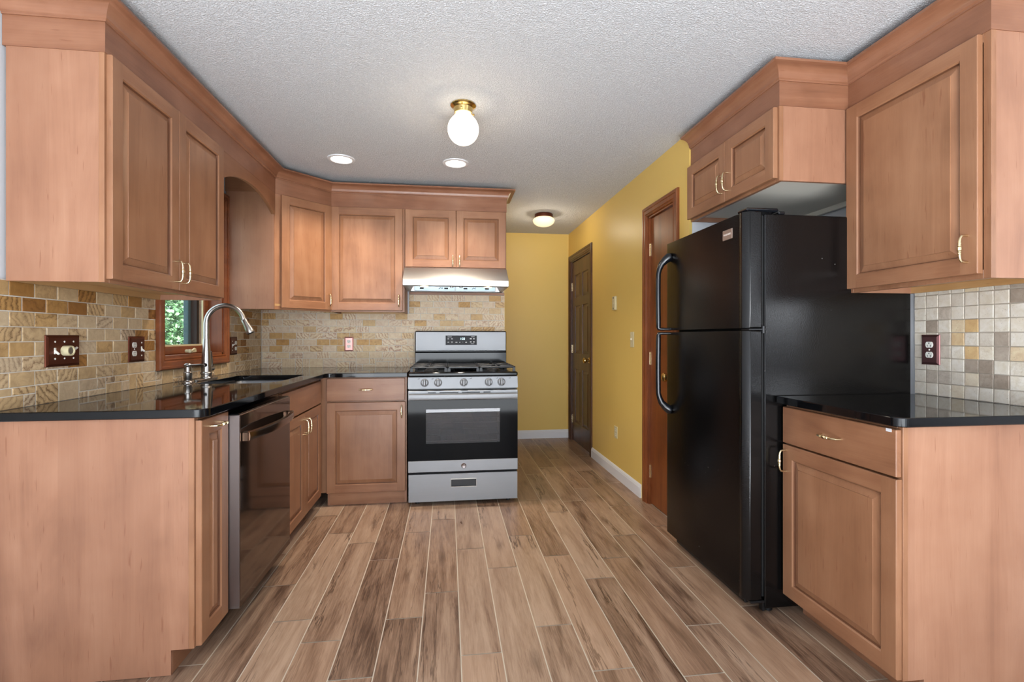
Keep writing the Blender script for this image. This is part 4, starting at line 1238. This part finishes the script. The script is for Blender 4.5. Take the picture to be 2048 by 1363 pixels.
t = thing('hall_ceiling_light', (.923, 4.66, CE), 'small frosted bowl ceiling light with a bronze rim at the end of the hallway', 'ceiling light')
m = MB(); m.lathe([(.080, -.0005), (.088, -.006), (.088, -.034), (.082, -.040)], n=32); m.build('rim', M['copper_dark'], t)
m = MB(); m.lathe([(.080, -.036), (.100, -.050), (.106, -.066), (.098, -.088), (.074, -.108), (.040, -.120), (.006, -.124), (.001, -.124)], n=32); m.build('bowl_shade', M['globe_dim'], t)
l = bpy.data.lights.new('hall_glow', 'POINT'); l.energy = 15; l.color = (1, .86, .66); l.shadow_soft_size = .10
lo = bpy.data.objects.new('hall_glow', l); col.objects.link(lo); lo.parent = t; lo.location = (0, 0, -.08)

# ================================================================== SWITCH AND OUTLET PLATES
def plate(name, label, cat, loc, rz, w, h, mat, edge=None):
    t = thing(name, loc, label, cat, rz)
    m = MB(); o = [(-w/2, -h/2), (w/2, -h/2), (w/2, h/2), (-w/2, h/2)]
    f = lambda k, y: [(x-math.copysign(k, x), y, z-math.copysign(k, z)) for x, z in o]
    m.rings([f(0, -.0006), f(0, -.002), f(.002, -.0045), f(.009, -.0085), f(.010, -.0088)], 0, True, True, True)
    m.build('plate', mat, t, smooth=False); return t
def screw(t, x, z):
    m = MB(); m.lathe([(.0036, -.0085), (.0036, -.0100), (.0022, -.0108)], (x, 0, z), 'y', 12); m.build('screw', M['white_plastic'], t)
def toggle(t, x, up):
    m = MB(); m.box(x-.005, x+.005, -.0098, -.008, -.012, .012, .001); m.tube([(x, -.008, 0), (x, -.015, .006*up), (x, -.023, .012*up)], [.0048, .0046, .0040], 8); m.build('toggle', M['white_plastic'], t)
def receptacle(t, x, z, mat, flip=1):
    m = MB(); P = [(.0165*math.cos(R(a)), max(-.0125, min(.0125, .0165*math.sin(R(a))))) for a in range(0, 360, 12)]
    m.rings([[(x+a, -.0080, z+b) for a, b in P], [(x+a, -.0105, z+b) for a, b in P], [(x+a*.93, -.0112, z+b*.93) for a, b in P]], 0, True, True, True)
    r_ = m.build('receptacle', mat, t, smooth=False)
    m = MB()
    for sx_ in (-.0062, .0062): m.box(x+sx_-.0011, x+sx_+.0011, -.0116, -.0110, z+flip*.0005, z+flip*.0085)
    m.lathe([(.0026, -.0110), (.0026, -.0116)], (x, 0, z-flip*.0065), 'y', 10)
    m.build('slots', M['slot'], r_, smooth=False)
TH = .0005
t = plate('switch_plate', 'dark copper triple switch plate with a cream dimmer knob on the left backsplash', 'switch plate', (LX+TH, 2.109, 1.1165), L90, .170, .121, M['copper_dark'])
for x in (-.046, 0, .046): screw(t, x, .035); screw(t, x, -.030)
toggle(t, -.046, -1); toggle(t, .046, 1)
m = MB(); m.lathe([(.020, -.008), (.020, -.030), (.0195, -.034), (.015, -.034), (.0135, -.031)], (0, 0, 0), 'y', 24); dk = m.build('dimmer_knob', M['cream_plastic'], t)
m = MB(); m.lathe([(.0140, -.0305), (.0140, -.0312)], (0, 0, 0), 'y', 20); m.build('knob_cap', M['nickel'], dk)
t = plate('outlet_plate', 'dark copper plate with one outlet and one toggle switch left of the window', 'switch plate', (LX+TH, 2.563, 1.1115), L90, .121, .122, M['copper_dark'])
receptacle(t, -.027, .020, M['white_plastic']); receptacle(t, -.027, -.020, M['white_plastic']); screw(t, -.027, 0)
toggle(t, .028, -1); screw(t, .028, .031); screw(t, .028, -.031)
t = plate('outlet_plate', 'dark copper plate with switch and outlet between the window and the back corner', 'switch plate', (LX+TH, 3.629, 1.1085), L90, .117, .125, M['copper_dark'])
receptacle(t, .026, .020, M['white_plastic']); receptacle(t, .026, -.020, M['white_plastic']); toggle(t, -.028, 1); screw(t, -.028, .031); screw(t, -.028, -.031)
t = plate('outlet_plate', 'shiny pink copper outlet plate on the back wall tiles', 'outlet', (-.807, BY-TH, 1.112), 0, .072, .118, M['copper_pink'])
receptacle(t, 0, .0195, M['white_plastic']); receptacle(t, 0, -.0195, M['white_plastic'])
t = plate('outlet_plate', 'plum copper outlet plate on the small stone tiles of the right wall', 'outlet', (RX-TH, 1.830, 1.1155), R90, .080, .128, M['copper_plum'])
receptacle(t, 0, .0215, M['white_plastic'], -1); receptacle(t, 0, -.0215, M['white_plastic'], -1); screw(t, 0, 0)
